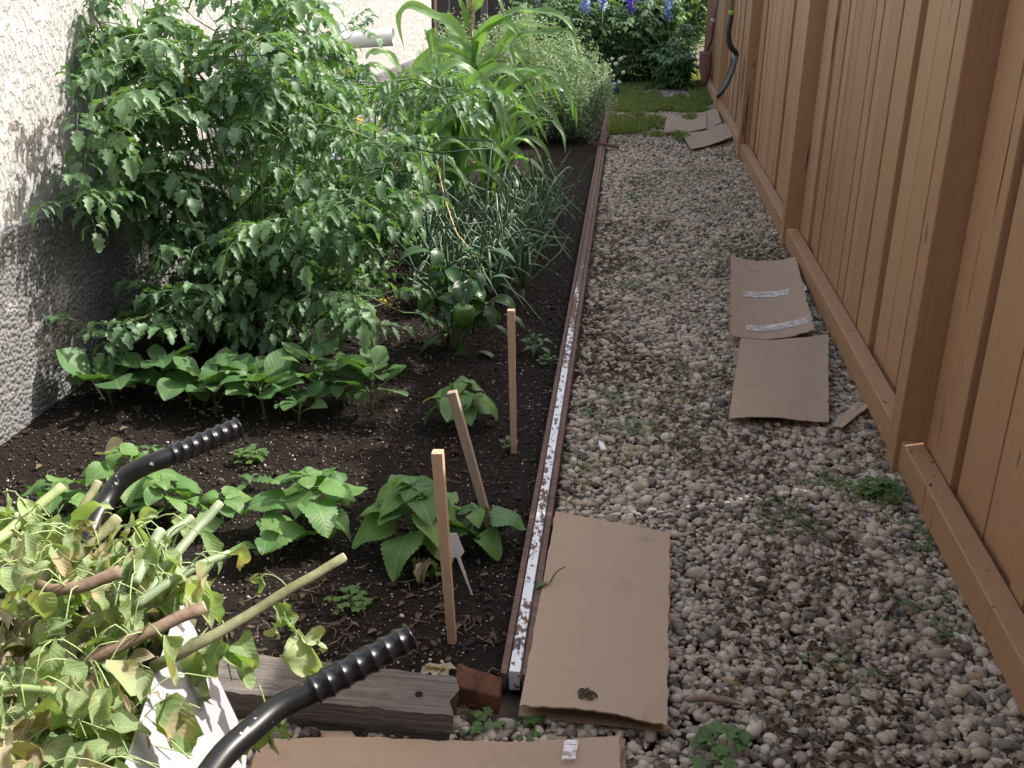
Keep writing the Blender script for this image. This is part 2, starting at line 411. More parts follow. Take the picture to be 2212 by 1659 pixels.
def ico(sub):
    import bmesh
    bm = bmesh.new(); bmesh.ops.create_icosphere(bm, subdivisions=sub, radius=1.)
    v = np.array([x.co[:] for x in bm.verts]); f = np.array([[q.index for q in p.verts] for p in bm.faces]); bm.free(); return v, f
def scatter_stones(name, pts, sizes, mat, label, cat, flat=(.5, .85), sub=2, rough=.12, angular=.35, seed=1, rnd=None, kind='stuff', zoff=.25):
    rs = np.random.RandomState(seed); v0, f0 = ico(sub); nv, nf = len(v0), len(f0); n = len(pts)
    V = np.zeros((n, nv, 3), np.float32); variants = []
    for k in range(24):
        v = v0.copy(); q = rs.randn(9, 3); q /= np.linalg.norm(q, axis=1)[:, None]
        if rs.rand() < angular:
            for d in q: 
                c = rs.uniform(.62, .95); s = v@d; v = v-np.outer(np.maximum(s-c, 0), d)
        else:
            for d in q[:5]: v = v*(1+rough*np.maximum(v0@d, 0)[:, None]**2*rs.uniform(-1, 1))
        variants.append(v)
    variants = np.array(variants); vi = rs.randint(0, 24, n); B = variants[vi]
    sx = sizes*rs.uniform(.85, 1.35, n); sy = sizes*rs.uniform(.7, 1., n); sz = sizes*rs.uniform(flat[0], flat[1], n)
    B = B*np.stack([sx, sy, sz], 1)[:, None, :]*.5
    a = rs.rand(n)*6.283; tx = rs.randn(n)*.35; ca, sa = np.cos(a), np.sin(a); ct, s_t = np.cos(tx), np.sin(tx)
    x, y, z = B[..., 0], B[..., 1], B[..., 2]
    y, z = y*ct[:, None]-z*s_t[:, None], y*s_t[:, None]+z*ct[:, None]
    x, y = x*ca[:, None]-y*sa[:, None], x*sa[:, None]+y*ca[:, None]
    V[..., 0] = x+pts[:, 0][:, None]; V[..., 1] = y+pts[:, 1][:, None]; V[..., 2] = z+pts[:, 2][:, None]+(sz*zoff)[:, None]
    Fc = (f0[None]+(np.arange(n)*nv)[:, None, None]).reshape(-1, 3)
    me = bpy.data.meshes.new(name); me.vertices.add(n*nv); me.vertices.foreach_set('co', V.ravel())
    me.loops.add(len(Fc)*3); me.loops.foreach_set('vertex_index', Fc.ravel().astype(np.int32))
    me.polygons.add(len(Fc)); me.polygons.foreach_set('loop_start', np.arange(0, len(Fc)*3, 3, dtype=np.int32))
    me.polygons.foreach_set('loop_total', np.full(len(Fc), 3, np.int32)); me.polygons.foreach_set('use_smooth', np.ones(len(Fc), bool))
    me.update(calc_edges=True); rn = rs.rand(n) if rnd is None else rnd
    A = np.zeros((n, nv, 3), np.float32); A[..., 2] = rn[:, None]
    me.attributes.new('lf', 'FLOAT_VECTOR', 'POINT').data.foreach_set('vector', A.ravel())
    me.materials.append(mat); o = bpy.data.objects.new(name, me); COL.objects.link(o)
    return tag(o, label, cat, kind=kind)
def hexpts(x0, x1, y0, y1, sp, jit=.35, seed=1):
    rs = np.random.RandomState(seed); xs = np.arange(x0, x1, sp); ys = np.arange(y0, y1, sp*.866)
    X, Y = np.meshgrid(xs, ys); X = X+(np.arange(len(ys)) % 2)[:, None]*sp*.5
    p = np.stack([X.ravel(), Y.ravel(), np.zeros(X.size)], 1); p[:, :2] += rs.uniform(-jit, jit, (len(p), 2))*sp; return p
def patchn(p, s, off): return np.array([noise.noise(Vector((q[0]*s+off, q[1]*s, .3))) for q in p])
def gravel_mask(p):
    a = (p[:, 0] > RAILX+.045) & (p[:, 0] < FX(p[:, 1])+.10)
    b = (p[:, 1] < 1.73) & (p[:, 0] > -1.6) & (p[:, 0] < 1.1)
    return a | b
def gravel(y0, y1, sp, scl, seed, dens_far=False):
    out = []
    for lay in range(2):
        p = hexpts(-1.6 if y0 < 1.8 else RAILX, 1.35, y0, y1, sp, .42, seed+lay); p = p[gravel_mask(p)]
        p[:, 2] = RS.uniform(-.006, .004, len(p))+lay*.0065
        if lay: p = p[RS.rand(len(p)) < .62]
        k = patchn(p, 1.6, 9.) ; p = p[(k < .36) | (RS.rand(len(p)) < .45)]
        if dens_far:
            k = patchn(p, 1.3, 4.)+.22*(p[:, 1]-12.2); p = p[(k < .15) | (RS.rand(len(p)) < .15) | ((p[:, 0] > .42) & (p[:, 1] < 15.5))]
        out.append(p)
    p = np.concatenate(out); sz = np.exp(RS.randn(len(p))*.36)*scl; sz = np.clip(sz, .009, .045)
    return p, sz
p1, s1 = gravel(1.2, 5.2, .0170, .0182, 11); p2, s2 = gravel(5.2, 16, .0215, .0225, 21, True)
scatter_stones('gravel', p1, s1, M['stone'], 'rounded tan and grey pebbles covering the path', 'gravel', sub=2, seed=3, angular=.5)
o = scatter_stones('gravel', p2, s2, M['stone'], 'far pebbles of the path thinning into grass', 'gravel', sub=1, seed=4)

# soil clods and perlite
cp = hexpts(WALLX, RAILX-.02, 1.88, 5.0, .019, .5, 31); cp = cp[RS.rand(len(cp)) < .62]
cp[:, 2] = [soilz(a, b) for a, b in cp[:, :2]]
scatter_stones('soil_clods', cp, np.clip(np.exp(RS.randn(len(cp))*.45)*.0085, .003, .03), M['clod'], 'small dark clods over the near soil', 'soil clods', sub=1, angular=.8, seed=6)
cp = np.stack([RS.uniform(WALLX, RAILX, 6000), 1.88+6.*RS.rand(6000)**1.6, np.zeros(6000)], 1); cp = cp[patchn(cp, 2.5, 3.)+RS.uniform(-.45, .45, len(cp)) > -.12]; cp[:, 2] = [soilz(a, b)+.002 for a, b in cp[:, :2]]
scatter_stones('perlite_grains', cp, np.clip(np.exp(RS.randn(len(cp))*.55)*.0038, .0018, .016), M['perlite'], 'white perlite grains and chips on the dark soil', 'perlite', sub=1, angular=1., seed=8)

# ---------------------------------------------------------------- house
house = thing('house', 'house side wall of pale stucco above a rough grey foundation', 'house')
YC = 11.05
mb = MB(); box(mb, (WALLX-.30, -3, .665), (WALLX-.05, YC, 3.6)); obj('wall', mb, M['stucco'], house, False)
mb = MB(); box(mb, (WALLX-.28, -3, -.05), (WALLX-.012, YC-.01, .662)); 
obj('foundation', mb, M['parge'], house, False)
mb = MB(); box(mb, (WALLX-.30, -3, .6625), (WALLX-.046, YC, .669)); obj('drip_edge', mb, M['greymetal'], house, False)
mb = MB(); box(mb, (WALLX-.31, YC+.002, 0.), (WALLX-.02, YC+.10, 3.6)); obj('corner_trim', mb, M['shedwood'], house, False)
house.location = (0, 0, 0)
t = thing('sky_blocker', 'unseen dark building added behind the camera to block skylight', 'sky_blocker')  # invented building, out of view, added to cut skylight and darken post sides
mb = MB(); box(mb, (-3.5, -4.2, -.05), (5., -1.1, 3.0)); obj('wall', mb, M['shedwood'], t, False)
mb = MB(); vs = [Vector(v) for v in ((-3.8, -4.5, 3.0), (5.3, -4.5, 3.0), (5.3, -.8, 3.0), (-3.8, -.8, 3.0), (-3.8, -2.65, 4.3), (5.3, -2.65, 4.3))]
mb.add(vs, [(0, 3, 2, 1), (0, 1, 5, 4), (2, 3, 4, 5), (0, 4, 3), (1, 2, 5)], [(0, 0, 0)]*6); obj('roof', mb, M['shedwood'], t, False)
# vent pipe on the wall
t = thing('vent_pipe', 'white plastic pipe sticking out of the stucco wall', 'pipe')
pb = PX_(740, 88, WALLX-.0); pe = pb+Vector((.36, .02, .03))
mb = MB(); 
for (r0, a0, b0) in ((.058, 0, 1),): tube(mb, [pb, pe], r0, 20, cap=False)
tube(mb, [pe, pe+Vector((-.004, 0, 0)), pb], [.058, .048, .048], 20, cap=False); obj('pipe', mb, M['pipe'], t)
mb = MB(); box(mb, (WALLX-.05, pb.y-.10, pb.z-.11), (WALLX+.015, pb.y+.10, pb.z+.11)); obj('wall_plate', mb, M['white'], t, False, bevel=.008)
rebase(t, pb)
# gas meter pipe
t = thing('utility_meter', 'grey capped pipe and meter box on the stucco wall', 'meter')
b0 = PX_(578, 70, WALLX+.08)
mb = MB(); tube(mb, [(WALLX+.06, b0.y, .1), (WALLX+.06, b0.y, b0.z+.08)], .025, 10); tube(mb, [(WALLX+.06, b0.y, b0.z+.08), (WALLX+.06, b0.y, b0.z+.15)], .036, 10); obj('pipe', mb, M['greymetal'], t)
mb = MB(); box(mb, (WALLX-.05, b0.y+.08, b0.z-.38), (WALLX+.12, b0.y+.36, b0.z-.10)); obj('meter_box', mb, M['greymetal'], t, False, bevel=.02)
rebase(t, (WALLX+.06, b0.y, 0))
# pale blue barrel
b0 = PX_(668, 130, -1.76); t = thing('rain_barrel', 'pale blue plastic barrel behind the tomatoes by the wall', 'barrel')
mb = MB(); tube(mb, [(b0.x, b0.y, 0), (b0.x, b0.y, .05), (b0.x, b0.y, .35), (b0.x, b0.y, .7), (b0.x, b0.y, .93), (b0.x, b0.y, .97)], [.11, .12, .13, .13, .12, .10], 24); obj('barrel', mb, M['lightblue'], t)
mb = MB(); tube(mb, [(b0.x, b0.y, .971), (b0.x, b0.y, .995)], [.085, .08], 20); obj('lid', mb, M['white'], t); rebase(t, (b0.x, b0.y, 0))
for k, (px, py, Y, lb) in enumerate(((539, 0, 5.6, 'tall teal plastic garden stake left of the grey meter pipe'), (668, 30, 6.0, 'teal plastic garden stake in front of the pale blue barrel'))):
    a = PY_(px, py, Y); mb = MB(); tube(mb, [(a.x-.02, a.y, -.05), (a.x, a.y, a.z+.12)], .008, 8); tag(obj('garden_stake', mb, M['teal']), lb, 'garden stake', 'teal garden stakes')

# ---------------------------------------------------------------- fence
fence = thing('wooden_fence', 'brown stained board fence along the gravel path', 'fence')
def fbox(mb, dx0, dx1, y0, y1, z0, z1, rnd):
    """box offset from the fence line"""
    vs = [Vector((FX(y)+dx, y, z)) for z in (z0, z1) for dx, y in ((dx0, y0), (dx1, y0), (dx1, y1), (dx0, y1))]
    mb.add(vs, [(0,3,2,1),(4,5,6,7),(0,1,5,4),(1,2,6,5),(2,3,7,6),(3,0,4,7)], [(0, 0, rnd)]*8)
posts = [.28, 3.08, 5.93, 8.98, 11.95, 14.95]
for i, y in enumerate(posts):
    mb = MB(); fbox(mb, -.030, .085, y-.050, y+.045, -.03, 1.95, random.random()); obj('post', mb, M['fence'], fence, False, bevel=.004)
for i in range(len(posts)-1):
    z = .035-.0*i; y0, y1 = posts[i]+.047, posts[i+1]-.052
    mb = MB(); fbox(mb, -.014, .052, y0, y1, z, z+.095, random.random()); obj('bottom_rail', mb, M['fence'], fence, False, bevel=.004)
    mb = MB(); fbox(mb, .0, .052, y0, y1, 1.80, 1.89, random.random()); obj('top_rail', mb, M['fence'], fence, False, bevel=.004)
    # wide boards over a recessed backing layer; some joints tight, some open
    y = y0+.002
    while y < y1-.03:
        w = random.choice((.09, .13, .15, .17, .20, .26)); w = min(w, y1-y)
        if y1-y-w < .06: w = y1-y
        gap = random.choice((.004, .006, .009, .018, .028, .038))
        dx = .056+random.choice((0, 0, .017))
        mb = MB(); fbox(mb, dx+random.uniform(0, .002), .0905, y, y+w-gap, z+.03, 1.86+random.uniform(-.004, .004), random.random())
        obj('board', mb, M['fence'], fence, False, bevel=.003)
        y += w
    mb = MB(); fbox(mb, .1065, .14, y0, y1, .35, .44, .5); obj('back_rail', mb, M['fence'], fence, False)
    mb = MB(); fbox(mb, .0925, .105, y0, y1, .05, 1.85, .3); obj('backing_board', mb, M['fence'], fence, False)
fence.location = (0, 0, 0)
# broken concrete footing stones seen under the fence
for k, (px, py, lb) in enumerate(((2085, 1290, 'rough pale concrete footing under the nearest fence rail'),)):
    b = P(px, py, .02); mb = MB(); 
    q = np.array([[b.x+.05, b.y, 0.]]); 
    o = scatter_stones('concrete_footing', q, np.array([.15]), M['concrete'], lb, 'footing', sub=3, angular=1., seed=3, kind='thing')

# shovels hanging on the fence
def shovel2(lab, Y, hpts, spts, tip, bw, hm, bm_, red):
    t = thing('shovel', lab, 'shovel', group='shovels hanging on the fence')
    W = lambda p, dy=0: PY_(p[0], p[1], Y+dy)
    mb = MB(); tube(mb, [W(hpts[0]), W(hpts[1])], .019, 10); obj('handle', mb, hm, t)
    sp = smooth_pts([W(hpts[1])]+[W(q) for q in spts], 14); mb = MB(); tube(mb, sp, [.025]*10+[.023, .022, .02, .018, .012], 10); obj('socket', mb, bm_, t)
    a, b = sp[-1]+Vector((0, 0, .03)), W(tip); n = 10; d = (b-a).normalized()
    wd = Vector((-.8, .6, 0)) if red else Vector((-.12, 1, 0)); wd = (wd-d*wd.dot(d)).normalized(); nn = wd.cross(d); mb = MB(); vs = []; at = []; fs = []
    for i in range(n+1):
        u = i/n; w = bw*.5*(1 if u < .35 else max(.02, math.cos((u-.35)/.65*math.pi/2))**.6)
        for k in range(7):
            v = (k/6-.5)*2; vs.append(a.lerp(b, u)+wd*w*v+nn*(.03*(1-v*v)-.02*math.sin(math.pi*u)*(0 if red else 1))); at.append((u, v, .5))
    for i in range(n):
        for k in range(6): q = i*7+k; fs.append((q, q+1, q+8, q+7))
    mb.add(vs, fs, at); obj('blade', mb, bm_, t, solid=.004)
    h0, h1 = W(hpts[1]), W(hpts[0]); mb = MB(); dd = (h1-h0).normalized(); tube(mb, [h0-dd*.01, h0+dd*.03], .028, 12); obj('ferrule' if red else 'band', mb, M['greymetal'] if red else M['lime'], t)
    rebase(t, b); return t
shovel2('red bladed shovel hanging farthest down the fence', 12.3, [(1562, -60), (1541, 46)], [(1536, 85), (1527, 105), (1524, 116)], (1523, 186), .17, M['greyhandle'], M['redpaint'], True)
shovel2('black bladed shovel with lime band and bent neck hanging on the fence', 10.0, [(1588, -70), (1580, 30)], [(1574, 70), (1577, 98), (1591, 116), (1589, 126)], (1552, 213), .22, M['greyhandle'], M['steel'], False)

# ---------------------------------------------------------------- metal edging of the bed
def channel(name, y0, y1, x0, x1, wornmat, lab, zb=.0):
    t = thing(name, lab, 'metal edging', group='steel bed edging')
    def ln(mb, dx0, dx1, z0, z1):
        vs = [Vector((x+dx, y, z)) for z in (z0, z1) for dx, x, y in ((dx0, x0, y0), (dx1, x0, y0), (dx1, x1, y1), (dx0, x1, y1))]
        mb.add(vs, [(0,3,2,1),(4,5,6,7),(0,1,5,4),(1,2,6,5),(2,3,7,6),(3,0,4,7)], [(0, 0, 0)]*8)
    mb = MB(); ln(mb, -.032, -.0165, zb, .046); obj('flange', mb, M['rust'], t, False, bevel=.002)
    mb = MB(); ln(mb, .0165, .032, zb, .046); obj('flange', mb, M['rust'], t, False, bevel=.002)
    mb = MB(); ln(mb, -.0165, -.0128, zb, .033); ln(mb, .0128, .0165, zb, .033); obj('groove', mb, M['steel'], t, False)
    mb = MB(); ln(mb, -.0125, .0125, zb, .052); obj('web', mb, wornmat, t, False, bevel=.002)
    for yy in (y0+.10, y0+1.35, y0+3.4):
        if yy < y1:
            f = (yy-y0)/(y1-y0); mb = MB(); xx = x0+(x1-x0)*f; box(mb, (xx-.004, yy-.022, .052), (xx+.004, yy+.022, .0535)); obj('slot', mb, M['steel'], t, False)
    rebase(t, (x0, y0, 0)); return t
channel('metal_edging', 1.84, 9.35, -.178, -.192, M['chip'], 'nearer rusty steel bed edging with chipped white paint strip')
channel('metal_edging', 9.37, 13.0, -.192, -.176, M['rust'], 'farther plain brown length of steel bed edging')
mb = MB(); a = P(1270, 306, .06); b = P(1337, 319, .06); prism(mb, a, b, .014, .006); tag(obj('cross_bar', mb, M['rust'], None, False), 'short rusty flat bar laid across the edging joint', 'metal bar')
mb = MB()
a, b = P(988, 1432, .085), P(1085, 1462, .06); 
vs = [a, b, b+Vector((0, -.05, -.015)), a+Vector((0, -.05, -.02)), a+Vector((0, -.055, -.075)), b+Vector((0, -.055, -.06)), a+Vector((0, 0, -.08)), b+Vector((0, 0, -.06))]
mb.add(vs, [(0, 1, 2, 3), (3, 2, 5, 4), (6, 4, 5, 7), (0, 6, 7, 1), (0, 3, 4, 6), (1, 7, 5, 2)], [(0, 0, 0)]*8)
tag(obj('angle_iron', mb, M['orust'], None, False, bevel=.004), 'orange rusty angle iron between the timber and the edging', 'angle iron')

# ---------------------------------------------------------------- weathered timber
mb = MB(); nx, vs, at, fs = 40, [], [], []
A, B = P(985, 1462, .085), P(470, 1404, .085); A2, B2 = P(973, 1545, .085), P(470, 1490, .085)
for i in range(nx+1):
    u = i/nx; bk = A.lerp(B, u); fr = A2.lerp(B2, u)
    e = (noise.noise(Vector((u*14, 0, 0)))*.006, noise.noise(Vector((u*14, 5, 0)))*.008)
    endj = .012 if i == 0 else 0
    ring = [bk+Vector((endj*noise.noise(Vector((1, i, 3))), e[0], 0)), bk.lerp(fr, .33)+Vector((endj, 0, .004*noise.noise(Vector((u*20, 3, 1))))), bk.lerp(fr, .66)+Vector((-endj*.5, 0, .003*noise.noise(Vector((u*20, 8, 1))))), fr+Vector((endj*.6, e[1], -.002)),
            fr+Vector((0, e[1]*.5-.004, -.045+e[0])), fr+Vector((-endj, .006, -.10)), bk+Vector((0, 0, -.10))]
    for q in ring: vs.append(q); at.append((u, 0, 0))
for i in range(nx):
    for k in range(7):
        k2 = (k+1) % 7; fs.append((i*7+k, (i+1)*7+k, (i+1)*7+k2, i*7+k2))
fs.append(tuple(range(7))); fs.append(tuple(nx*7+k for k in range(7))[::-1]); mb.add(vs, fs, at)
tim = thing('landscape_timber', 'grey weathered landscape timber at the near end of the bed', 'timber')
obj('timber', mb, M['timber'], tim, False, bevel=.003)
mb = MB(); h = P(905, 1498, .0885); tube(mb, [h, h+Vector((0, 0, .0006))], [.0085, .007], 9); obj('bolt_hole', mb, M['hole'], tim)
rebase(tim, (A.x, A.y, 0))

# ---------------------------------------------------------------- stakes
def stake(name, bx, by, tx, ty, dY, mat, lab, w=.0125):
    b = P(bx, by, 0); t = PY_(tx, ty, b.y+dY); d = (t-b).normalized(); mb = MB(); prism(mb, b-d*.06, t, w, w, .75)
    return tag(obj(name, mb, mat, None, False, bevel=.0012), lab, 'wooden stake', 'wooden stakes in the bed')
stake('wooden_stake', 977, 1385, 945, 975, 0, M['stake'], 'nearest square wooden stake, in front of the large leaved plant', .0125)
stake('wooden_stake', 1070, 1180, 976, 846, .02, M['stakegrey'], 'greyish wooden stake leaning to the left behind the nearest stake', .0125)
stake('wooden_stake', 1110, 975, 1104, 669, 0, M['stake'], 'pale upright wooden stake close to the steel edging', .0118)
def plabel(px, py, tx, ty, Y_d, lab, flip):
    b = P(px, py, 0); t_ = PY_(tx, ty, b.y+Y_d); d = (t_-b).normalized(); s = d.cross(Vector((.25, 1, .2))).normalized()*flip
    L = (t_-b).length; mb = MB(); w = .0055; hw = .024; vs = [b-s*w*.4, b+s*w*.4, b+d*(L*.62)+s*w, b+d*(L*.62)-s*w, b+d*(L*.62)+s*hw*1.05, b+d*L+s*hw*1.0, b+d*L-s*hw*.8, b+d*(L*.70)-s*hw*.95]
    mb.add(vs, [(0, 1, 2, 3), (3, 2, 4, 5, 6, 7)], [(0, 0, 0)]*8)
    return tag(obj('plant_label', mb, M['white'], None, False, solid=.0015), lab, 'plant label', 'white plant labels')
plabel(1020, 1285, 972, 1152, .0, 'white plastic plant label beside the nearest wooden stake', 1)
plabel(228, 868, 165, 768, .0, 'white plastic plant label against the grey foundation', -1)

# ---------------------------------------------------------------- cardboard
def sheet(mb, quad, z, n=14, lift=lambda u, v: 0., jag=.004, nz=.004, seed=0.):
    """quad = photo pixels: far left, far right, near right, near left (on the ground)"""
    c = [P(x, y, z) for x, y in quad]; vs = []; at = []; fs = []
    for j in range(n+1):
        v = j/n
        for i in range(n+1):
            u = i/n; p = c[0].lerp(c[1], u).lerp(c[3].lerp(c[2], u), v)
            ed = min(u, 1-u, v, 1-v) == 0
            if ed:
                p = p+Vector((noise.noise(Vector((v*13+seed, u*13, 1)))*jag, noise.noise(Vector((u*17+seed, v*17, 4)))*jag*1.6, 0))
            p.z += lift(u, v)+nz*noise.noise(Vector((u*2.5+seed, v*2.5, 7)))
            vs.append(p); at.append((u, v, 0))
    for j in range(n):
        for i in range(n): a = j*(n+1)+i; fs.append((a, a+n+1, a+n+2, a+1))
    mb.add(vs, fs, at)
def cardboard(lab, sheets, tapes=(), name='flattened_box'):
    t = thing(name, lab, 'cardboard', group='flattened cardboard on the path')
    for i, (q, z, kw) in enumerate(sheets):
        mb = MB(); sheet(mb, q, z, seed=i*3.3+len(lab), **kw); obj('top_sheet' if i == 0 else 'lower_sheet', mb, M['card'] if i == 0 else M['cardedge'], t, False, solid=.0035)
    for q, z, kw in tapes:
        mb = MB(); sheet(mb, q, z, seed=len(lab), jag=.002, **kw); obj('tape_strip', mb, M['tape'], t)
    c = sum((P(x, y, 0) for x, y in sheets[0][0]), Vector())/4; rebase(t, c); return t
cardboard('largest cardboard sheet, beside the steel edging, with a dead leaf on it',
    [([(1200, 1112), (1447, 1158), (1441, 1566), (1122, 1528)], 0.049, dict(lift=lambda u, v: .016*max(0, v-.85)/.15*math.sin(u*3.1+.2)+.012*(1-v)**4, n=24, jag=.006)),
     ([(1204, 1114), (1440, 1160), (1440, 1580), (1119, 1545)], .022, dict(n=16)), ([(1300, 1250), (1448, 1240), (1447, 1345), (1300, 1350)], .028, dict(n=8))])
cardboard('cardboard sheet cut off by the bottom edge, with a bit of clear tape',
    [([(560, 1600), (1337, 1594), (1342, 1730), (520, 1730)], 0.044, dict(lift=lambda u, v: .008*math.sin(u*7), n=24, jag=.004)), ([(1200, 1593), (1349, 1596), (1356, 1730), (1200, 1730)], .021, dict(n=8))],
    [([(1220, 1598), (1250, 1598), (1243, 1640), (1213, 1640)], .0535, dict(n=6, nz=0))])
cu = lambda u, v: .045*(abs(u-.45)*1.6)**2
cardboard('cardboard sheet with two shiny tape bands beside the fence',
    [([(1578, 560), (1717, 568), (1757, 728), (1578, 735)], 0.044, dict(lift=cu, n=20, jag=.008, nz=.001)), ([(1575, 566), (1712, 574), (1750, 736), (1574, 740)], .018, dict(n=10))],
    [([(1606, 632), (1737, 627), (1742, 640), (1606, 644)], .0475, dict(lift=lambda u, v: cu(.17+.81*u, 0), n=20, nz=0)), ([(1612, 706), (1750, 694), (1754, 706), (1612, 718)], .0475, dict(lift=lambda u, v: cu(.19+.79*u, 0), n=20, nz=0))])
cardboard('blank square cardboard sheet just nearer than the taped one',
    [([(1600, 738), (1788, 728), (1791, 906), (1574, 902)], 0.050, dict(lift=lambda u, v: .03*(abs(u-.5)*1.5)**2*(1-v)+.008*v*math.sin(u*5), n=20, jag=.005)), ([(1586, 742), (1782, 722), (1786, 912), (1580, 908)], .018, dict(n=10)), ([(1640, 850), (1740, 850), (1735, 922), (1690, 918)], .012, dict(n=6))])
cardboard('narrow folded strip of cardboard tucked under the fence rail',
    [([(1850, 868), (1882, 878), (1818, 930), (1795, 918)], .03, dict(lift=lambda u, v: .012*u, n=8)), ([(1855, 872), (1888, 884), (1824, 934), (1798, 924)], .015, dict(n=8))])
cu2 = lambda u, v: .06*(abs(u-.4))**1.6
cardboard('farthest left piece of cardboard lying on the path by the fence',
    [([(1440, 251), (1524, 246), (1526, 282), (1434, 288)], .045, dict(lift=cu2, n=12)), ([(1446, 255), (1520, 250), (1521, 290), (1438, 292)], .02, dict(n=8))])
cardboard('curled piece of cardboard lying nearest the fence at the far group',
    [([(1515, 244), (1548, 240), (1558, 270), (1524, 278)], .05, dict(lift=lambda u, v: .03*u, n=10))])
cardboard('lower curled piece of cardboard of the far group',
    [([(1468, 284), (1566, 274), (1584, 302), (1492, 324)], .04, dict(lift=lambda u, v: .07*abs(u-.3)**1.5, n=12)), ([(1472, 290), (1560, 284), (1576, 310), (1496, 330)], .02, dict(n=8))])
mb = MB(); sheet(mb, [(690, 1578), (760, 1580), (775, 1600), (705, 1604)], .03, n=4); tag(obj('cardboard_scrap', mb, M['card'], None, solid=.003), 'small orange brown cardboard scrap below the timber', 'cardboard scrap')

# ---------------------------------------------------------------- plants
def tomato_leaf(mb, st, base, d, L, droop=.9):
    """compound leaf"""
    d = Vector(d).normalized(); n = 6; p = Vector(base); pts = [p.copy()]; dirs = []
    for i in range(n):
        p = p+d*L/n; pts.append(p.copy()); d = (d+Vector((0, 0, -droop/n))).normalized(); dirs.append(d.copy())
    tube(st, pts, [.0022*(1-i/n*.6) for i in range(n+1)], 4, cap=False)
    r0 = random.random()
    for i in (2, 3, 4, 5):
        dd = dirs[i-1]; _, s, u = frame_of(dd)
        for sg in (-1, 1):
            if random.random() < .08: continue
            ld = (dd*.55+s*sg*random.uniform(.7, 1.1)+u*random.uniform(-.35, .25)).normalized()
            ll = L*random.uniform(.28, .42)*(1.05-.08*abs(i-3)) if i % 2 else L*random.uniform(.18, .34)
            leaf(mb, pts[i]+ld*.008, ld, ll, ll*random.uniform(.42, .62), 'ovate', droop=random.uniform(.3, 1.5), fold=random.uniform(.1, .5), serr=.24, nseg=8, crum=.16, rnd=min(1, max(0, r0+random.uniform(-.25, .25))), roll=random.uniform(-.6, .6))
    leaf(mb, pts[-1], dirs[-1], L*random.uniform(.3, .42), L*.21, 'ovate', droop=1.2, fold=.3, serr=.25, nseg=8, rnd=r0, crum=.15)
def tomato(name, lab, base, height, spread, stems, nl, extra=(), flowers=8, leafL=(.14, .24), lean=(0, 0), low=.06, lowb=10):
    t = thing(name, lab, 'tomato plant', group='tomato plants'); st, lf, fl = MB(), MB(), MB(); base = Vector(base)
    lines = []
    for k in range(stems):
        a = random.random()*6.28; h = height*random.uniform(.72, 1.05); r = spread*random.uniform(.35, 1.)
        tp = base+Vector((math.cos(a)*r+lean[0], math.sin(a)*r+lean[1], h)); md = base+(tp-base)*.5+Vector((math.cos(a)*r*.25, math.sin(a)*r*.25, h*.06))
        pts = smooth_pts([base+Vector((random.uniform(-.04, .04), random.uniform(-.04, .04), -.03)), md, tp, tp+Vector((math.cos(a)*.12, math.sin(a)*.12, -.04+random.uniform(-.08, .08)))], 14)
        lines.append((pts, .0062))
    for k in range(lowb):
        a = random.random()*6.28; r = spread*random.uniform(.7, 1.15); z0 = random.uniform(.05, .3); z1 = z0+random.uniform(.0, .45)
        e0 = base+Vector((math.cos(a)*r, math.sin(a)*r, z1))
        if e0.x < WALLX+.12: e0.x = WALLX+.12
        lines.append((smooth_pts([base+Vector((0, 0, z0)), base.lerp(e0, .5)+Vector((0, 0, z0*.5+.1)), e0, e0+Vector((math.cos(a)*.06, math.sin(a)*.06, -.05))], 14), .0045))
    for e in extra: lines.append((smooth_pts(e, 14), .0056)); lines.append((smooth_pts([Vector(q)+Vector((random.uniform(.0, .1), random.uniform(.0, .15), random.uniform(-.12, .05))) for q in e], 14), .004))
    for pts, r0 in lines:
        tube(st, pts, [r0*(1-.6*i/14) for i in range(15)], 6)
    tot = sum((l[0][-1]-l[0][0]).length for l in lines)
    for pts, r0 in lines:
        k = int(nl*(pts[-1]-pts[0]).length/tot)
        for j in range(k):
            u = random.uniform(.08, 1)**.8*13.99; i = int(u); p = pts[i].lerp(pts[i+1], u-i)
            if p.z < low: continue
            a = random.random()*6.28; d = Vector((math.cos(a), math.sin(a), random.uniform(-.1, .7)))
            if p.x < WALLX+.2 and d.x < 0: d.x *= -1
            tomato_leaf(lf, st, p, d, random.uniform(*leafL)*(.8+.2*random.random()), random.uniform(.6, 1.4))
        tomato_leaf(lf, st, pts[-1], pts[-1]-pts[-3]+Vector((0, 0, .05)), .16, .7)
    for k in range(flowers):
        pts, _ = random.choice(lines); p = pts[random.randint(7, 14)]+Vector((random.uniform(-.09, .09), random.uniform(-.12, .02), random.uniform(-.03, .08)))
        fl = MB(); tube(fl, [p-Vector((0, 0, .012)), p+Vector((0, 0, .012))], .0012, 4)
        for q in range(4):
            c = p+Vector((random.uniform(-.02, .02), random.uniform(-.02, .02), random.uniform(-.02, .02)))
            for s in range(5):
                a = s*1.257; quadleaf(fl, c, (math.cos(a), random.uniform(-.6, .2), math.sin(a)), .012, .006, .5)
        obj('flower_cluster', fl, M['yellow'], t)
    obj('stem', st, M['tomstem'], t); obj('foliage', lf, M['tomato'], t)
    rebase(t, base); return t
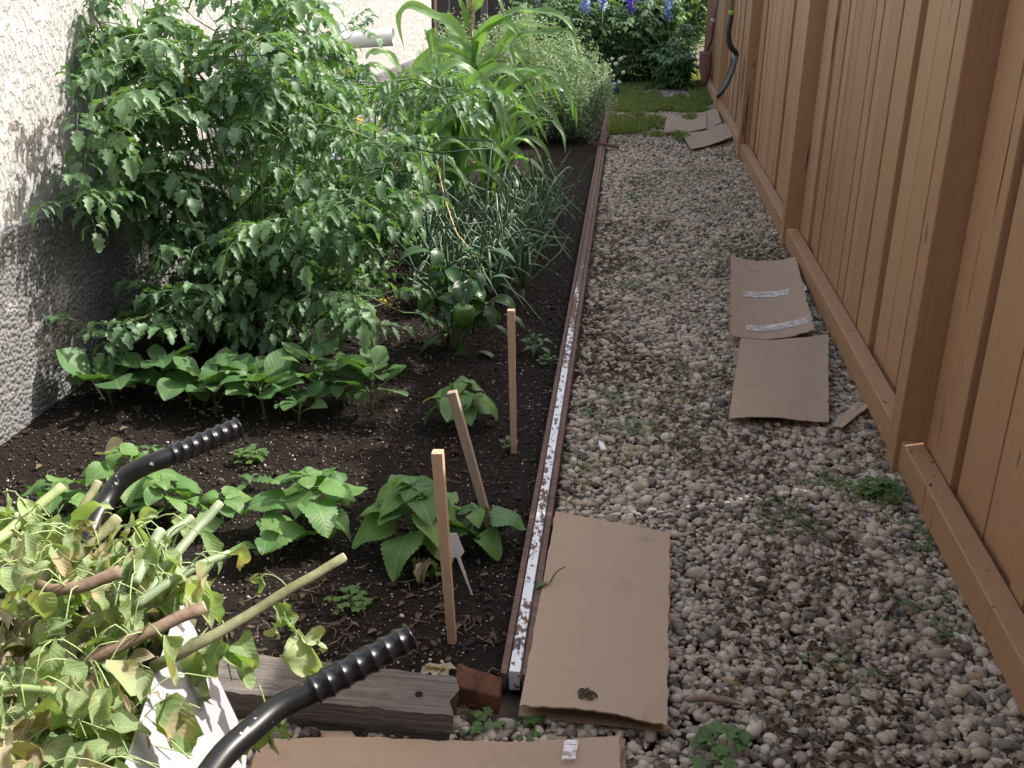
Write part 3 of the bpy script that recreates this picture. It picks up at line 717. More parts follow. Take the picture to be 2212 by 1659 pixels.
e1 = [[(-1.62, 3.95, .55), PY_(390, 395, 3.75), PY_(270, 380, 3.6), PY_(190, 275, 3.5), PY_(170, 240, 3.45)],
      [PY_(390, 395, 3.75), PY_(330, 370, 3.45), PX_(240, 415, -1.93), PX_(120, 440, -1.9)],
      [(-1.62, 4, .5), PY_(620, 330, 3.7), PY_(555, 240, 3.75), PY_(500, 100, 3.8), PY_(420, 40, 3.85)],
      [(-1.6, 4., .5), PY_(420, 200, 3.9), PY_(350, 170, 3.8), PY_(290, 175, 3.75)],
      [(-1.5, 3.9, .12), PY_(420, 640, 3.6), PY_(300, 690, 3.4), PY_(180, 700, 3.3)],
      [(-1.5, 3.9, .15), PY_(560, 690, 3.6), PY_(690, 640, 3.5), PY_(820, 640, 3.55)],
      [(-1.5, 4, .3), PY_(700, 500, 3.7), PY_(750, 430, 3.6), PY_(800, 450, 3.6)],
      [PY_(600, 280, 3.9), PY_(700, 270, 3.8), PY_(800, 300, 3.8), PY_(850, 330, 3.8)],
      [PY_(520, 260, 4.), PY_(380, 110, 4.), PY_(300, 60, 4.), PY_(310, 20, 4.)]]
tomato('tomato_plant', 'tallest bushy tomato plant nearest the camera in a green cage', (-1.5, 3.9, 0), 1.30, .43, 14, 780, e1, 9, (.15, .29), lean=(-.13, .0), low=.05, lowb=24)
tomato('tomato_plant', 'middle tomato plant behind the tallest one toward the corn', (-1.36, 4.75, 0), .66, .32, 10, 360, [[(-1.2, 4.7, .5), PY_(760, 240, 4.6), PY_(830, 190, 4.6), PY_(900, 170, 4.6), PY_(960, 210, 4.6), PY_(980, 240, 4.55)]], 9)
tomato('tomato_plant', 'farthest tomato plant before the white pipe', (-1.72, 5.4, 0), 1.05, .22, 9, 260, [[(-1.5, 5.6, .8), PY_(690, 150, 5.5), PY_(700, 90, 5.5), PY_(740, 70, 5.5)], [(-1.5, 5.6, .9), PY_(640, 30, 5.5), PY_(660, 0, 5.5)]], 10)

def cage(name, lab, c, r0, r1, zs, mat, legs=4, th=.0028, cat='plant cage'):
    t = thing(name, lab, cat, group='wire plant cages'); c = Vector(c)
    zt = max(zs)
    for z in zs:
        f = z/zt; r = r0+(r1-r0)*f; mb = MB(); pts = [c+Vector((math.cos(a*.2618)*r, math.sin(a*.2618)*r, z+.006*math.sin(a))) for a in range(25)]; tube(mb, pts, th, 6, cap=False); obj('ring', mb, mat, t)
    for k in range(legs):
        a = k*6.283/legs+.5; mb = MB(); tube(mb, [c+Vector((math.cos(a)*r0*.85, math.sin(a)*r0*.85, -.05)), c+Vector((math.cos(a)*r1, math.sin(a)*r1, zt))], th, 6); obj('wire_leg', mb, mat, t)
    rebase(t, c)
cage('wire_cage', 'bright green wire cage around the tallest tomato plant', (-1.5, 3.95, 0), .16, .22, (.35, .72, 1.18), M['cage'], 5)
cage('wire_cage', 'green wire cage around the middle tomato plant', (-1.3, 4.75, 0), .16, .22, (.3, .6, .98), M['cage'], 5)
cage('wire_cage', 'green wire cage around the farthest tomato plant', (-1.72, 5.4, 0), .16, .22, (.3, .6, 1.08), M['cage'], 5)
pc = PY_(978, 324, 4.15); cage('wire_cage', 'dark thin wire cage standing around the bell pepper plant', (pc.x, 4.12, 0), .10, .175, (.17, .53, .83), M['darkwire'], 3, .003)

# corn
def strap(mb, pts, W, rnd=None, twist=0., fold=.35, n=22, wave=.2, tilt=0.):
    rnd = random.random() if rnd is None else rnd
    c = smooth_pts(pts, n); vs = []; at = []; fs = []; ph = random.random()*6
    for i, p in enumerate(c):
        u = i/n; d = (c[min(i+1, n)]-c[max(i-1, 0)]).normalized(); w = W*.5*max(.02, PROF['strap'](u))
        vd = Vector((0, -1, .45)); _, s, nn = frame_of(d, Vector((0, -.55, 1)))
        a = tilt+twist*u+.3*math.sin(ph+u*5); s2 = s*math.cos(a)+nn*math.sin(a); n2 = s2.cross(d).normalized()
        wv = wave*w*math.sin(ph+u*22)
        vs += [p-s2*w+n2*(fold*w+wv), p-s2*w*.5+n2*fold*w*.4, p, p+s2*w*.5+n2*fold*w*.4, p+s2*w+n2*(fold*w-wv)]
        at += [(u, -1, rnd), (u, -.5, rnd), (u, 0, rnd), (u, .5, rnd), (u, 1, rnd)]
    for i in range(n):
        for k in range(4): a = i*5+k; fs.append((a, a+1, a+6, a+5))
    mb.add(vs, fs, at)
def corn(lab, Y, base, top, leaves, nrand=6, W=.10, tassel=False, lowz=.10, Lr=(.34, .58)):
    t = thing('corn_plant', lab, 'corn plant', group='corn plants'); b = PY_(*base, Y); b.z = 0; tp = PY_(*top, Y); st, lf = MB(), MB()
    sp = smooth_pts([b-Vector((0, 0, .05)), b.lerp(tp, .5)+Vector((.015, 0, 0)), tp], 12); tube(st, sp, [.017*(1-.55*i/12) for i in range(13)], 10)
    for i in range(2, 12, 2): tube(st, [sp[i]-Vector((0, 0, .006)), sp[i], sp[i]+Vector((0, 0, .006))], [.014, .018*(1-.4*i/12), .013], 10, cap=False)
    for pix, dY, w in leaves:
        n = len(pix)-1; pts = [PY_(x, y, Y+dY*i/n) for i, (x, y) in enumerate(pix)]; strap(lf, pts, w*.85, twist=random.uniform(-.7, .7), wave=.3, n=30)
    for k in range(nrand):
        z = lowz+(tp.z-lowz-.15)*(k+.5)/nrand; f = z/tp.z; p = b.lerp(tp, f); a = (k % 2)*math.pi+random.uniform(-.7, .7)+.2; L = random.uniform(*Lr); d = Vector((math.cos(a), math.sin(a), 0))
        strap(lf, [p, p+d*L*.16+Vector((0, 0, L*.42)), p+d*L*.42+Vector((0, 0, L*.62)), p+d*L*.7+Vector((0, 0, L*.5)), p+d*L*.88+Vector((0, 0, L*.2))], W*random.uniform(.75, 1.05), twist=random.uniform(-.8, .8))
    # sheaths
    for k in range(5):
        f = .12+.16*k; p = b.lerp(tp, f); tube(lf, [p, p+Vector((0, 0, .12)), p+Vector((.01, 0, .2))], [.02, .021, .026], 8, rnd=random.random(), cap=False)
    obj('stalk', st, M['tomstem'], t); obj('foliage', lf, M['corn'], t)
    if tassel:
        ts = MB()
        for k in range(26):
            a = random.random()*6.28; r = random.uniform(.01, .07); q = tp+Vector((0, 0, -.05))
            pts = smooth_pts([q, q+Vector((math.cos(a)*r*.5, math.sin(a)*r*.5, .12)), q+Vector((math.cos(a)*r, math.sin(a)*r, random.uniform(.2, .30)))], 6); tube(ts, pts, .0022, 4)
            for i in range(2, 7):
                for s in range(3): quadleaf(ts, pts[i], (random.uniform(-1, 1), random.uniform(-1, 1), .8), .014, .006, .4)
        obj('tassel', ts, M['tassel'], t)
    rebase(t, b); return t
corn('tallest corn plant with a tassel at its top', 6.8, (1047, 437), (1018, 62),
     [([(1012, 100), (980, 50), (940, 35), (890, 12), (864, 30), (862, 62), (874, 108)], -.1, .085), ([(1018, 90), (1060, 55), (1110, 27), (1150, 25), (1200, 30), (1238, 62), (1242, 95)], -.2, .10),
      ([(1016, 110), (985, 70), (955, 45), (940, 38)], .2, .10), ([(1020, 150), (1080, 120), (1120, 80), (1180, 70), (1225, 70), (1245, 110), (1250, 150)], -.3, .085),
      ([(1025, 170), (1070, 120), (1120, 60), (1160, 55), (1190, 60)], .1, .1), ([(1030, 210), (1075, 120), (1100, 100), (1118, 170)], -.35, .09),
      ([(1022, 30), (1040, 0), (1055, -30), (1075, -10), (1095, 45)], -.1, .09), ([(1010, 60), (1000, 20), (985, -15)], 0, .07),
      ([(1030, 225), (1000, 165), (968, 180), (962, 230), (985, 290), (1000, 330)], -.45, .10), ([(1035, 240), (1000, 170), (1020, 165), (1045, 230), (1075, 280)], -.5, .10)], 9, .095, True)
corn('corn plant with leaves arching right over the edging', 6.2, (1052, 470), (1066, 190),
     [([(1066, 240), (1110, 190), (1160, 160), (1200, 165), (1230, 210), (1240, 260)], -.2, .085), ([(1066, 260), (1120, 215), (1170, 195), (1215, 190), (1238, 230), (1247, 280)], .1, .09),
      ([(1070, 330), (1110, 300), (1150, 270), (1190, 262), (1215, 290), (1222, 330)], -.2, .085), ([(1066, 300), (1040, 290), (1020, 260), (1040, 330), (1058, 400)], -.3, .09), ([(1068, 190), (1090, 165), (1130, 150), (1165, 160), (1185, 230)], -.1, .08)], 10, .095)
corn('slimmer corn plant left of the tallest one', 6.6, (905, 440), (955, 150), [([(955, 170), (930, 80), (925, 70), (935, 130)], -.2, .085), ([(950, 200), (975, 130), (1000, 140), (1010, 200), (1040, 250)], -.2, .09)], 11, .095)
corn('short corn plant between two taller ones', 6.1, (975, 455), (990, 215), [([(990, 230), (1030, 170), (1060, 200), (1085, 260), (1090, 320)], -.3, .095)], 11, .095)
corn('corn plant farthest left in the corn patch', 6.9, (860, 425), (880, 165), [([(880, 180), (840, 120), (800, 115), (790, 130)], -.1, .08)], 11, .075)
corn('corn plant at the back of the corn patch before the silvery bush', 7.5, (1000, 400), (1010, 150), [], 12, .09)
corn('corn plant half hidden between the tomatoes and the corn patch', 5.9, (900, 480), (905, 250), [], 11, .09)
corn('slight corn plant at the right back of the corn patch', 7.3, (1085, 405), (1090, 200), [], 11, .09)

# onions
def onion(lab, b, n, L, flop, head=False, grp='sprawling green onions'):
    t = thing('onion_plant', lab, 'onion', group=grp); mb = MB(); b = Vector(b)
    tube(mb, [b-Vector((0, 0, .02)), b+Vector((0, 0, .02)), b+Vector((0, 0, .07))], [.014, .012, .009], 8, rnd=.9)
    for k in range(n):
        a = random.random()*6.28; d = Vector((math.cos(a), math.sin(a), 0))*.6+Vector(flop)*random.uniform(-.3, 1.3); l = L*random.uniform(.55, 1.2)
        p0 = b+Vector((0, 0, .06)); el = random.uniform(.55, 1.35) if random.random() < .7 else random.uniform(1.2, 1.5); br = random.uniform(.35, .8)
        e1 = (d.normalized()*math.cos(el)+Vector((0, 0, math.sin(el))))*l*br; p1 = p0+e1
        d2 = (d.normalized()+Vector((random.uniform(-.6, .6), random.uniform(-.6, .6), 0))).normalized(); fall = random.uniform(.2, 1.3) if random.random() < .75 else -.9
        p2 = p1+(d2*math.cos(fall)-Vector((0, 0, math.sin(fall))))*l*(1-br)
        p2.z = max(p2.z, .012+.05*random.random())
        if p2.x > RAILX-.05: p2.z = max(p2.z, .065); p1.z = max(p1.z, .08)
        if random.random() < .35: pts = [p0, p0.lerp(p1, .5), p1, p1.lerp(p2, .12), p1.lerp(p2, .6), p2]
        else: pts = [p0, p0.lerp(p1, .6)+Vector((0, 0, .015)), p1.lerp(p2, .1)+Vector((0, 0, -.012)), p1.lerp(p2, .5)+Vector((0, 0, .012)), p2]
        q = smooth_pts(pts, 14); r = random.uniform(.0045, .0085); tube(mb, q, [max(.0012, r*(1-(i/14)**3*.85)) for i in range(15)], 7, rnd=random.random())
    fl = obj('leaves', mb, M['onion'], t)
    if head:
        hb = MB(); hp = b+Vector((random.uniform(-.05, .05), -.05, L*1.05)); st = MB(); tube(st, smooth_pts([b, b+Vector((.01, 0, L*.5)), hp], 8), .006, 6, rnd=.4); obj('flower_stalk', st, M['onion'], t)
        tube(hb, [hp, hp+Vector((0, 0, .012)), hp+Vector((0, 0, .028)), hp+Vector((0, 0, .045))], [.006, .013, .011, .001], 8, rnd=.3); obj('bud', hb, M['bulb'], t)
    rebase(t, b)
for i in range(48):
    row = i % 3; y = 4.5+(i//3)*.145+random.uniform(-.06, .06); x = (-.50, -.70, -1.0)[row]+random.uniform(-.08, .08)
    if row == 2 and y < 4.9: x += .12
    fr = row == 0
    onion('green onion with floppy tubular leaves sprawling right over the steel edging' if fr else ('green onion with tangled tubular leaves in the middle onion row' if row == 1 else 'green onion with tubular leaves in the onion row beside the tomatoes'),
          (x, y, 0), random.randint(9, 13), random.uniform(.34, .50), (.5, -.45, 0) if fr else ((.4, -.35, 0) if row == 1 else (0, -.2, 0)), False, 'green onions of the right row' if fr else ('green onions of the middle row' if row == 1 else 'green onions of the left row'))
for k, (px, py, lb) in enumerate(((1095, 540, 'onion with a tall thick stalk and a pale bud in front of the corn'),)):
    b = P(px, py+40, 0); onion(lb, b, 5, .42, (.2, -.1, 0), True, None)

# pepper
t = thing('bell_pepper_plant', 'bell pepper plant with one green fruit inside a thin wire cage', 'pepper plant'); b = P(985, 752, 0); st, lf = MB(), MB()
tops = [PY_(960, 560, 4.), PY_(1040, 570, 3.95), PY_(930, 620, 3.9), PY_(1000, 520, 4.05), PY_(1075, 640, 3.9), PY_(950, 520, 4.1)]
for tp in tops:
    pts = smooth_pts([b-Vector((0, 0, .03)), b.lerp(tp, .5)+Vector((0, 0, .03)), tp], 8); tube(st, pts, [.006*(1-.06*i) for i in range(9)], 6)
    for j in range(8):
        u = random.uniform(.35, 1.); p = pts[int(u*8)]; a = random.random()*6.28
        leaf(lf, p, (math.cos(a), math.sin(a)-.3, random.uniform(-.1, .5)), random.uniform(.08, .14), random.uniform(.045, .07), 'lance', droop=random.uniform(.8, 1.8), fold=.25, nseg=8)
for px, py, d, l, w in ((930, 545, (-.8, -.3, .3), .15, .085), (990, 605, (.2, -.5, -.3), .13, .075), (935, 625, (-.3, -.4, -.6), .15, .09), (1050, 545, (.9, -.2, .35), .14, .08), (1060, 600, (.8, .2, .2), .14, .06), (1030, 760, (.9, -.2, .1), .12, .05), (960, 730, (-.8, -.3, 0.), .13, .06), (998, 745, (0.02, -.25, -.9), .13, .075), (1060, 700, (.9, -.2, -.2), .15, .05), (1085, 680, (.9, -.3, .1), .13, .05)):
    leaf(lf, PY_(px, py, 3.93), d, l, w, 'lance', droop=.9, fold=.2, nseg=9, roll=.1)
mb = MB(); c = PY_(1000, 652, 3.74); n = 12; vs = []; at = []; fs = []
for i in range(n+1):
    u = i/n; r = .048*(math.sin(math.pi*min(1, u*.93+.07))**.45)*(1-.22*u); 
    z = -.115*u+(.012*(1-u*6) if u < .16 else 0)*-1
    for k in range(24):
        a = k/24*6.283; rr = r*(1+.09*math.cos(3*a+.4))*(.35 if i == 0 else 1); vs.append(c+Vector((math.cos(a)*rr, math.sin(a)*rr, z))); at.append((0, 0, 0))
for i in range(n):
    for k in range(24): k2 = (k+1) % 24; fs.append((i*24+k, (i+1)*24+k, (i+1)*24+k2, i*24+k2))
fs.append(tuple(range(24))); fs.append(tuple(n*24+k for k in range(24))[::-1]); mb.add(vs, fs, at)
obj('stem', st, M['tomstem'], t); obj('foliage', lf, M['pepper'], t); fr = obj('fruit', mb, M['fruit'], t)
mb = MB(); tube(mb, smooth_pts([c+Vector((0, 0, -.015)), c+Vector((0, 0, .015)), c+Vector((.012, 0, .05))], 5), [.014, .008, .006, .006, .006, .006], 8); s_ = obj('fruit_stalk', mb, M['tomstem'], fr)
rebase(t, b)
# twine
mb = MB(); tube(mb, smooth_pts([PY_(943, 348, 4.4), PY_(960, 425, 4.3), PY_(985, 500, 4.15), PY_(1000, 520, 4.1), PY_(1025, 555, 4.05)], 16), .0032, 5)
tag(obj('twine', mb, M['twine']), 'tan twine slanting down in front of the corn to the pepper', 'twine')

# broad leaved small plants: perilla, eggplant
def rosette(name, lab, cat, grp, b, h, n, L, W, prof, mat, serr, spread=1., nseg=9, droop=(.5, 1.2), stemr=.005, tiers=4, upb=(.1, .5), dz=(-.05, .45), crum=.0):
    t = thing(name, lab, cat, group=grp); st, lf = MB(), MB(); b = Vector(b); tp = b+Vector((random.uniform(-.02, .02), random.uniform(-.02, .02), h))
    tube(st, [b-Vector((0, 0, .02)), b.lerp(tp, .5), tp], [stemr, stemr*.8, stemr*.5], 6)
    a0 = random.random()*6.28; k = 0
    for j in range(tiers):
        m_ = max(2, round(n/tiers)); f = .18+.82*(j+1)/tiers
        for q in range(m_):
            a = a0+q*6.283/m_+j*.8+random.uniform(-.25, .25); p = b.lerp(tp, min(1, f)); sz = random.uniform(.78, 1.12)*(1.06-.5*(j/max(1, tiers-1))**1.5)
            out = Vector((math.cos(a), math.sin(a), 0)); pl = L*.42*spread*sz*(1 if j < tiers-1 else .25)
            e = p+out*pl+Vector((0, 0, pl*random.uniform(*upb))); tube(st, [p, p.lerp(e, .5)+Vector((0, 0, pl*.1)), e], .0022, 4, cap=False)
            leaf(lf, e, out+Vector((0, 0, random.uniform(*dz))), L*sz, W*sz, prof, droop=random.uniform(*droop), fold=random.uniform(.0, .25), serr=serr, nseg=nseg, wave=.035, roll=random.uniform(-.4, .4), crum=crum)
    obj('stem', st, M['tomstem'], t); obj('foliage', lf, mat, t); rebase(t, b); return t
per = [(905, 1195, .21, 22, .125, 0.110, 'large perilla plant behind the nearest wooden stake'), (655, 1165, .20, 14, .12, 0.116, 'perilla plant with a pale round top leaf left of the large one'), (590, 1215, .10, 7, .095, 0.083, 'low perilla plant at the left foot of the round topped one'),
       (990, 925, .17, 18, .105, 0.094, 'neat perilla plant near the leaning stake, farther up the bed'), (370, 1130, .15, 14, .10, 0.088, 'perilla plant beyond the far cart grip'), (270, 1100, .19, 13, .125, 0.116, 'perilla plant with big leaves by the far cart handle'),
       (480, 1135, .11, 10, .085, 0.077, 'small perilla plant between the cart handle and the round topped one'), (130, 1150, .15, 12, .11, 0.099, 'perilla plant at the left edge above the cut stems'), (1010, 1180, .12, 8, .12, 0.110, 'perilla shoot with one leaf drooping by the steel edging'), (720, 1130, .13, 8, .10, 0.094, 'perilla shoot just right of the round topped one')]
for px, py, h, n, L, W, lb in per: rosette('perilla_plant', lb, 'perilla', 'perilla plants', P(px, py, 0), h, n, L, W, 'heart', M['perilla'], .05, nseg=21, tiers=4 if n > 8 else 3, droop=(.4, 1.2), crum=.06)
leaf_mb = MB(); b = PY_(225, 980, 2.55); leaf(leaf_mb, b, (.6, -.3, .6), .12, .085, 'heart', fold=.5, droop=.9, nseg=12); tag(obj('wilted_leaf', leaf_mb, M['wilt_tan']), 'pale folded leaf standing above the perilla at left', 'leaf')
egg = [(245, 880, .10, 9, .095, .08, 'leftmost eggplant seedling by the white plant label'), (350, 865, .12, 9, .10, .085, 'eggplant seedling with broad leaves, second from the foundation'), (470, 890, .11, 10, .085, .065, 'eggplant seedling third from the foundation'),
       (575, 905, .13, 14, .085, .06, 'bushiest eggplant seedling in the middle of its row'), (690, 880, .16, 8, .095, .06, 'eggplant seedling with upright pointed leaves'), (800, 895, .15, 12, .095, .068, 'eggplant seedling at the right end of its row'), (645, 915, .07, 6, .07, 0.055, 'smallest eggplant seedling at the front of its row'),
       (410, 880, .09, 8, .08, .06, 'eggplant seedling squeezed in before the third one of the row'), (525, 880, .12, 10, .08, .06, 'eggplant seedling just left of the bushiest one'), (745, 885, .10, 8, .08, .055, 'eggplant seedling between the upright one and the right end of the row')]
for px, py, h, n, L, W, lb in egg: rosette('eggplant_seedling', lb, 'eggplant', 'eggplant seedlings in a row', P(px, py, 0), h*1.15, int(n*1.4), L*1.35, W*1.45, 'oval', M['eggplant'], 0., nseg=9, tiers=3, droop=(.1, .9), upb=(.6, 1.5), dz=(.0, 1.3), crum=.08)
# small plants in the bed
rosette('basil_seedling', 'small plant with narrow pointed leaves beside the edging', 'seedling', None, P(1160, 770, 0), .10, 14, .06, .026, 'lance', M['pepper'], 0., tiers=4)
def frilly(lab, b, n, r, h, s=.012, name='weed', cat='weed', grp='small frilly weeds', mat='weed'):
    t = thing(name, lab, cat, group=grp); st, lf = MB(), MB(); b = Vector(b)
    for k in range(n):
        a = random.random()*6.28; rr = r*math.sqrt(random.random()); e = b+Vector((math.cos(a)*rr, math.sin(a)*rr, h*random.uniform(.5, 1.)*(1.1-rr/r*.5)))
        tube(st, [b, b.lerp(e, .5)+Vector((0, 0, .01)), e], .0009, 3, cap=False)
        for q in range(5):
            aa = q*1.257+random.random(); leaf(lf, e, (math.cos(aa), math.sin(aa), .25), s*random.uniform(.7, 1.2), s*.85, 'round', nseg=3, droop=.5, fold=.1, roll=0)
    obj('stem', st, M['tomstem'], t); obj('foliage', lf, M[mat], t); rebase(t, b)
for px, py, n, r, h, s, lb in ((545, 1000, 26, .05, .06, .014, 'bright clover like weed right of the far grip'), (755, 1310, 26, .055, .04, .013, 'clover like weed in front of the perilla'), (1185, 790, 16, .05, .05, .012, 'round leaved weed beside the pointed seedling'),
                               (1100, 970, 10, .03, .045, .013, 'tiny weed at the foot of the pale upright stake'), (1030, 1590, 16, .06, .035, 0.013, 'small weed at the near end of the timber'), (1150, 1575, 14, .05, .03, 0.013, 'small weed by the corner of the largest cardboard'), (930, 1250, 14, .04, .04, .012, 'feathery weed under the large perilla')):
    frilly(lb, P(px, py, 0), n, r, h, s)
for px, py, lb in ((535, 1055, 'jagged leaved thistle seedling in the near bed'), (325, 985, 'jagged leaved thistle seedling behind the far grip')):
    rosette('thistle_seedling', lb, 'thistle', 'thistle seedlings', P(px, py, 0), .04, 6, .085, .03, 'lance', M['eggplant'], .3, nseg=12, tiers=2, spread=.2, upb=(.2, .6))
for px, py, n, s, lb in ((1900, 1080, 22, .024, 'leafy green weed at the foot of the second fence post'), (1560, 1650, 7, .028, 'round leaved weed at the bottom edge of the gravel'), (1345, 930, 22, .010, 'feathery weed patch in the gravel near the edging'), (1330, 860, 22, .010, 'sparse feathery weed in the middle of the gravel'), (1250, 1010, 14, .010, 'thin weed where the gravel meets the edging'),
                         (1700, 1130, 22, .011, 'low green weed patch right of the largest cardboard'), (1800, 1060, 18, .010, 'low weed patch toward the fence foot'), (2010, 1180, 12, .014, 'weed under the nearest fence rail'), (1370, 430, 18, .012, 'weed tuft in the far gravel'), (1350, 620, 14, .010, 'weed tuft in the gravel beside the onions'), (1560, 340, 16, .014, 'weed tuft near the far cardboards'), (1250, 900, 12, .011, 'weed beside the painted edging'), (2000, 1330, 10, .012, 'weed between pebbles near the fence foot'), (1830, 1470, 12, .010, 'weed in the near right gravel')):
    frilly(lb, P(px, py, 0), int(n*1.8), .11 if s < .02 else .07, .04 if s < .02 else .07, s*(.85 if s < .02 else .8), grp='weeds in the gravel')

# silvery wormwood
def bush(name, lab, cat, b, rx, ry, h, nst, leafn, s, mat, stemmat, grp=None, spike=.12, lw=.45):
    t = thing(name, lab, cat, group=grp); st, lf = MB(), MB(); b = Vector(b)
    for k in range(nst):
        a = random.random()*6.28; r = math.sqrt(random.random()); hh = h*(1-.42*r*r)*random.uniform(.75, 1.08)
        e = b+Vector((math.cos(a)*rx*r, math.sin(a)*ry*r, hh)); pts = smooth_pts([b+Vector((math.cos(a)*rx*.25*r, math.sin(a)*ry*.25*r, 0)), b+Vector((math.cos(a)*rx*.8*r, math.sin(a)*ry*.8*r, hh*.5)), e], 8); tube(st, pts, [.005*(1-.1*i) for i in range(9)], 4, cap=False)
        for j in range(leafn):
            u = random.uniform(.12, 1)*7.99; i = int(u); p = pts[i].lerp(pts[i+1], u-i); sp = spike*(1.15-u/8)+.015
            q = p+Vector((random.gauss(0, sp*.6), random.gauss(0, sp*.6), random.gauss(0, sp*.35))); dd = Vector((random.uniform(-1, 1), random.uniform(-1, 1), random.uniform(-.1, 1.1)))
            quadleaf(lf, q, dd, s*random.uniform(.6, 1.3), s*lw, random.random())
    obj('stem', st, stemmat, t); obj('foliage', lf, mat, t); rebase(t, b)
bush('wormwood_bush', 'silvery wormwood bush on the left, behind the corn', 'wormwood', (-1.45, 9.6, 0), .5, .6, 1.15, 90, 170, .034, M['worm'], M['bluestem'], 'silvery wormwood bushes')
bush('wormwood_bush', 'silvery wormwood bush in the middle, tallest of three', 'wormwood', (-.95, 9.5, 0), .5, .6, 1.2, 100, 180, .034, M['worm'], M['bluestem'], 'silvery wormwood bushes')
bush('wormwood_bush', 'silvery wormwood bush on the right, leaning toward the path', 'wormwood', (-.55, 9.8, 0), .42, .6, 1.0, 80, 170, .034, M['worm'], M['bluestem'], 'silvery wormwood bushes')

# delphiniums
def delph(lab, b, h, rx, nst, fl):
    t = thing('delphinium', lab, 'delphinium', group='delphiniums at the end of the path'); st, lf = MB(), MB(); b = Vector(b)
    for k in range(nst):
        a = random.random()*6.28; r = math.sqrt(random.random()); e = b+Vector((math.cos(a)*rx*r, math.sin(a)*rx*r, h*(1-.35*r*r)*random.uniform(.7, 1.05)))
        pts = smooth_pts([b+Vector((math.cos(a)*rx*.4*r, math.sin(a)*rx*.4*r, 0)), b.lerp(e, .55)+Vector((0, 0, .05)), e], 8); tube(st, pts, .008, 5, cap=False)
        for j in range(22):
            u = random.uniform(.05, 1)*7.99; i = int(u); p = pts[i].lerp(pts[i+1], u-i); aa = random.random()*6.28; c = p+Vector((math.cos(aa)*.14, math.sin(aa)*.14, .03)); tube(st, [p, c], .002, 3, cap=False)
            rr = random.random()
            for q in range(5):
                ab = aa+(q-2)*.55; leaf(lf, c, (math.cos(ab), math.sin(ab), random.uniform(-.3, .2)), .15*random.uniform(.8, 1.1), .055, 'lance', serr=.25, nseg=5, droop=.7, fold=.1, rnd=rr, roll=0)
    obj('stem', st, M['tomstem'], t); obj('foliage', lf, M['delph'], t)
    for (px, py, Y, col, ln) in fl:
        p = PY_(px, py, Y); fb = MB()
        tube(fb, [p-Vector((0, 0, ln/2)), p+Vector((0, 0, ln/2))], .012, 5)
        for k in range(60):
            c = p+Vector((random.gauss(0, .028), random.gauss(0, .028), random.uniform(-ln/2, ln/2)))
            for q in range(4):
                a = q*1.57+random.random(); quadleaf(fb, c, (math.cos(a), random.uniform(-1, .3), math.sin(a)), .035, .03, .5)
        obj('flower_spike', fb, M[col], t)
        sb_ = MB(); tube(sb_, [Vector((p.x+.05, p.y, .4)), p], .008, 5); obj('flower_stem', sb_, M['tomstem'], t)
    rebase(t, b)
delph('dark leafy delphinium with pale blue flowers on the left', (-.75, 14.4, 0), 1.45, .55, 16, [(1265, 10, 14, 'blueflower', .22), (1300, 2, 14.1, 'blueflower', .2)])
delph('delphinium with a deep purple spike in the middle', (-.1, 14.6, 0), 1.4, .5, 16, [(1365, 0, 14.3, 'purpleflower', .28)])
delph('delphinium with a pale blue spike close to the fence', (.42, 15.0, 0), 1.5, .45, 16, [(1443, 18, 14.8, 'blueflower', .3), (1400, 0, 15, 'blueflower', .2)])
delph('low leafy delphinium at the fence side of the grass', (.62, 14.2, 0), .75, .33, 10, [])
delph('leafy delphinium behind the wormwood without open flowers', (-1.2, 15.4, 0), 1.5, .6, 14, [])
# dark foliage far behind
for i, (x, y, lb) in enumerate(((-.6, 18.2, 'dark shrub in deep shade far behind the delphiniums at left'), (.5, 18.6, 'dark shrub in deep shade far behind the delphiniums at right'))):
    bush('dark_shrub', lb, 'shrub', (x, y, 0), 1.2, .8, 2.6, 60, 110, .13, M['delph'], M['tomstem'], 'dark shrubs at the back', spike=.3, lw=.7)
# back fence
t = thing('back_fence', 'dark brown board fence closing the yard at the far end', 'fence')
yb = 16.6
for i in range(30):
    x = -6.4+i*.2; mb = MB(); box(mb, (x, yb+random.uniform(0, .012), 0), (x+.192, yb+.03, 2.0), random.random()); obj('board', mb, M['shedwood'], t, False)
for x in (-2.3, -1.46, -.5): mb = MB(); box(mb, (x, yb-.09, 0), (x+.09, yb-.002, 2.1)); obj('post', mb, M['shedpost'], t, False)
rebase(t, (-1, yb, 0))
# teal pot and flowering onions at the end of the edging
t = thing('teal_pot', 'dark teal pot lying on its side at the far end of the edging', 'pot'); c = P(1312, 196, .09); mb = MB()
tube(mb, [c+Vector((-.16, 0, 0)), c+Vector((-.13, 0, 0)), c+Vector((0, 0, 0)), c+Vector((.09, 0, 0)), c+Vector((.13, 0, 0)), c+Vector((.15, 0, 0))], [.05, .09, .12, .11, .08, .03], 20); obj('pot', mb, M['darkteal'], t)
mb = MB(); tube(mb, [c+Vector((-.165, 0, 0)), c+Vector((-.19, 0, 0))], [.06, .065], 16); obj('rim', mb, M['darkteal'], t); rebase(t, (c.x, c.y, 0))
t = thing('flowering_onion', 'onion clump with round cream seed heads beside the teal pot', 'onion flowers'); st = MB(); b = P(1320, 205, 0)
for k in range(15):
    p = PY_(random.uniform(1285, 1350), random.uniform(128, 185), b.y+random.uniform(-.5, .0)); tube(st, smooth_pts([b+Vector((random.uniform(-.1, .1), 0, 0)), b.lerp(p, .5)+Vector((0, 0, .06)), p], 6), .005, 5, cap=False)
    q = scatter_stones('seed_head', np.array([[p.x, p.y, p.z]]), np.array([.05]), M['bulb'], None, None, sub=2, flat=(.95, 1.05), angular=0, seed=k, kind=None, rnd=np.array([.5])); q.parent = t
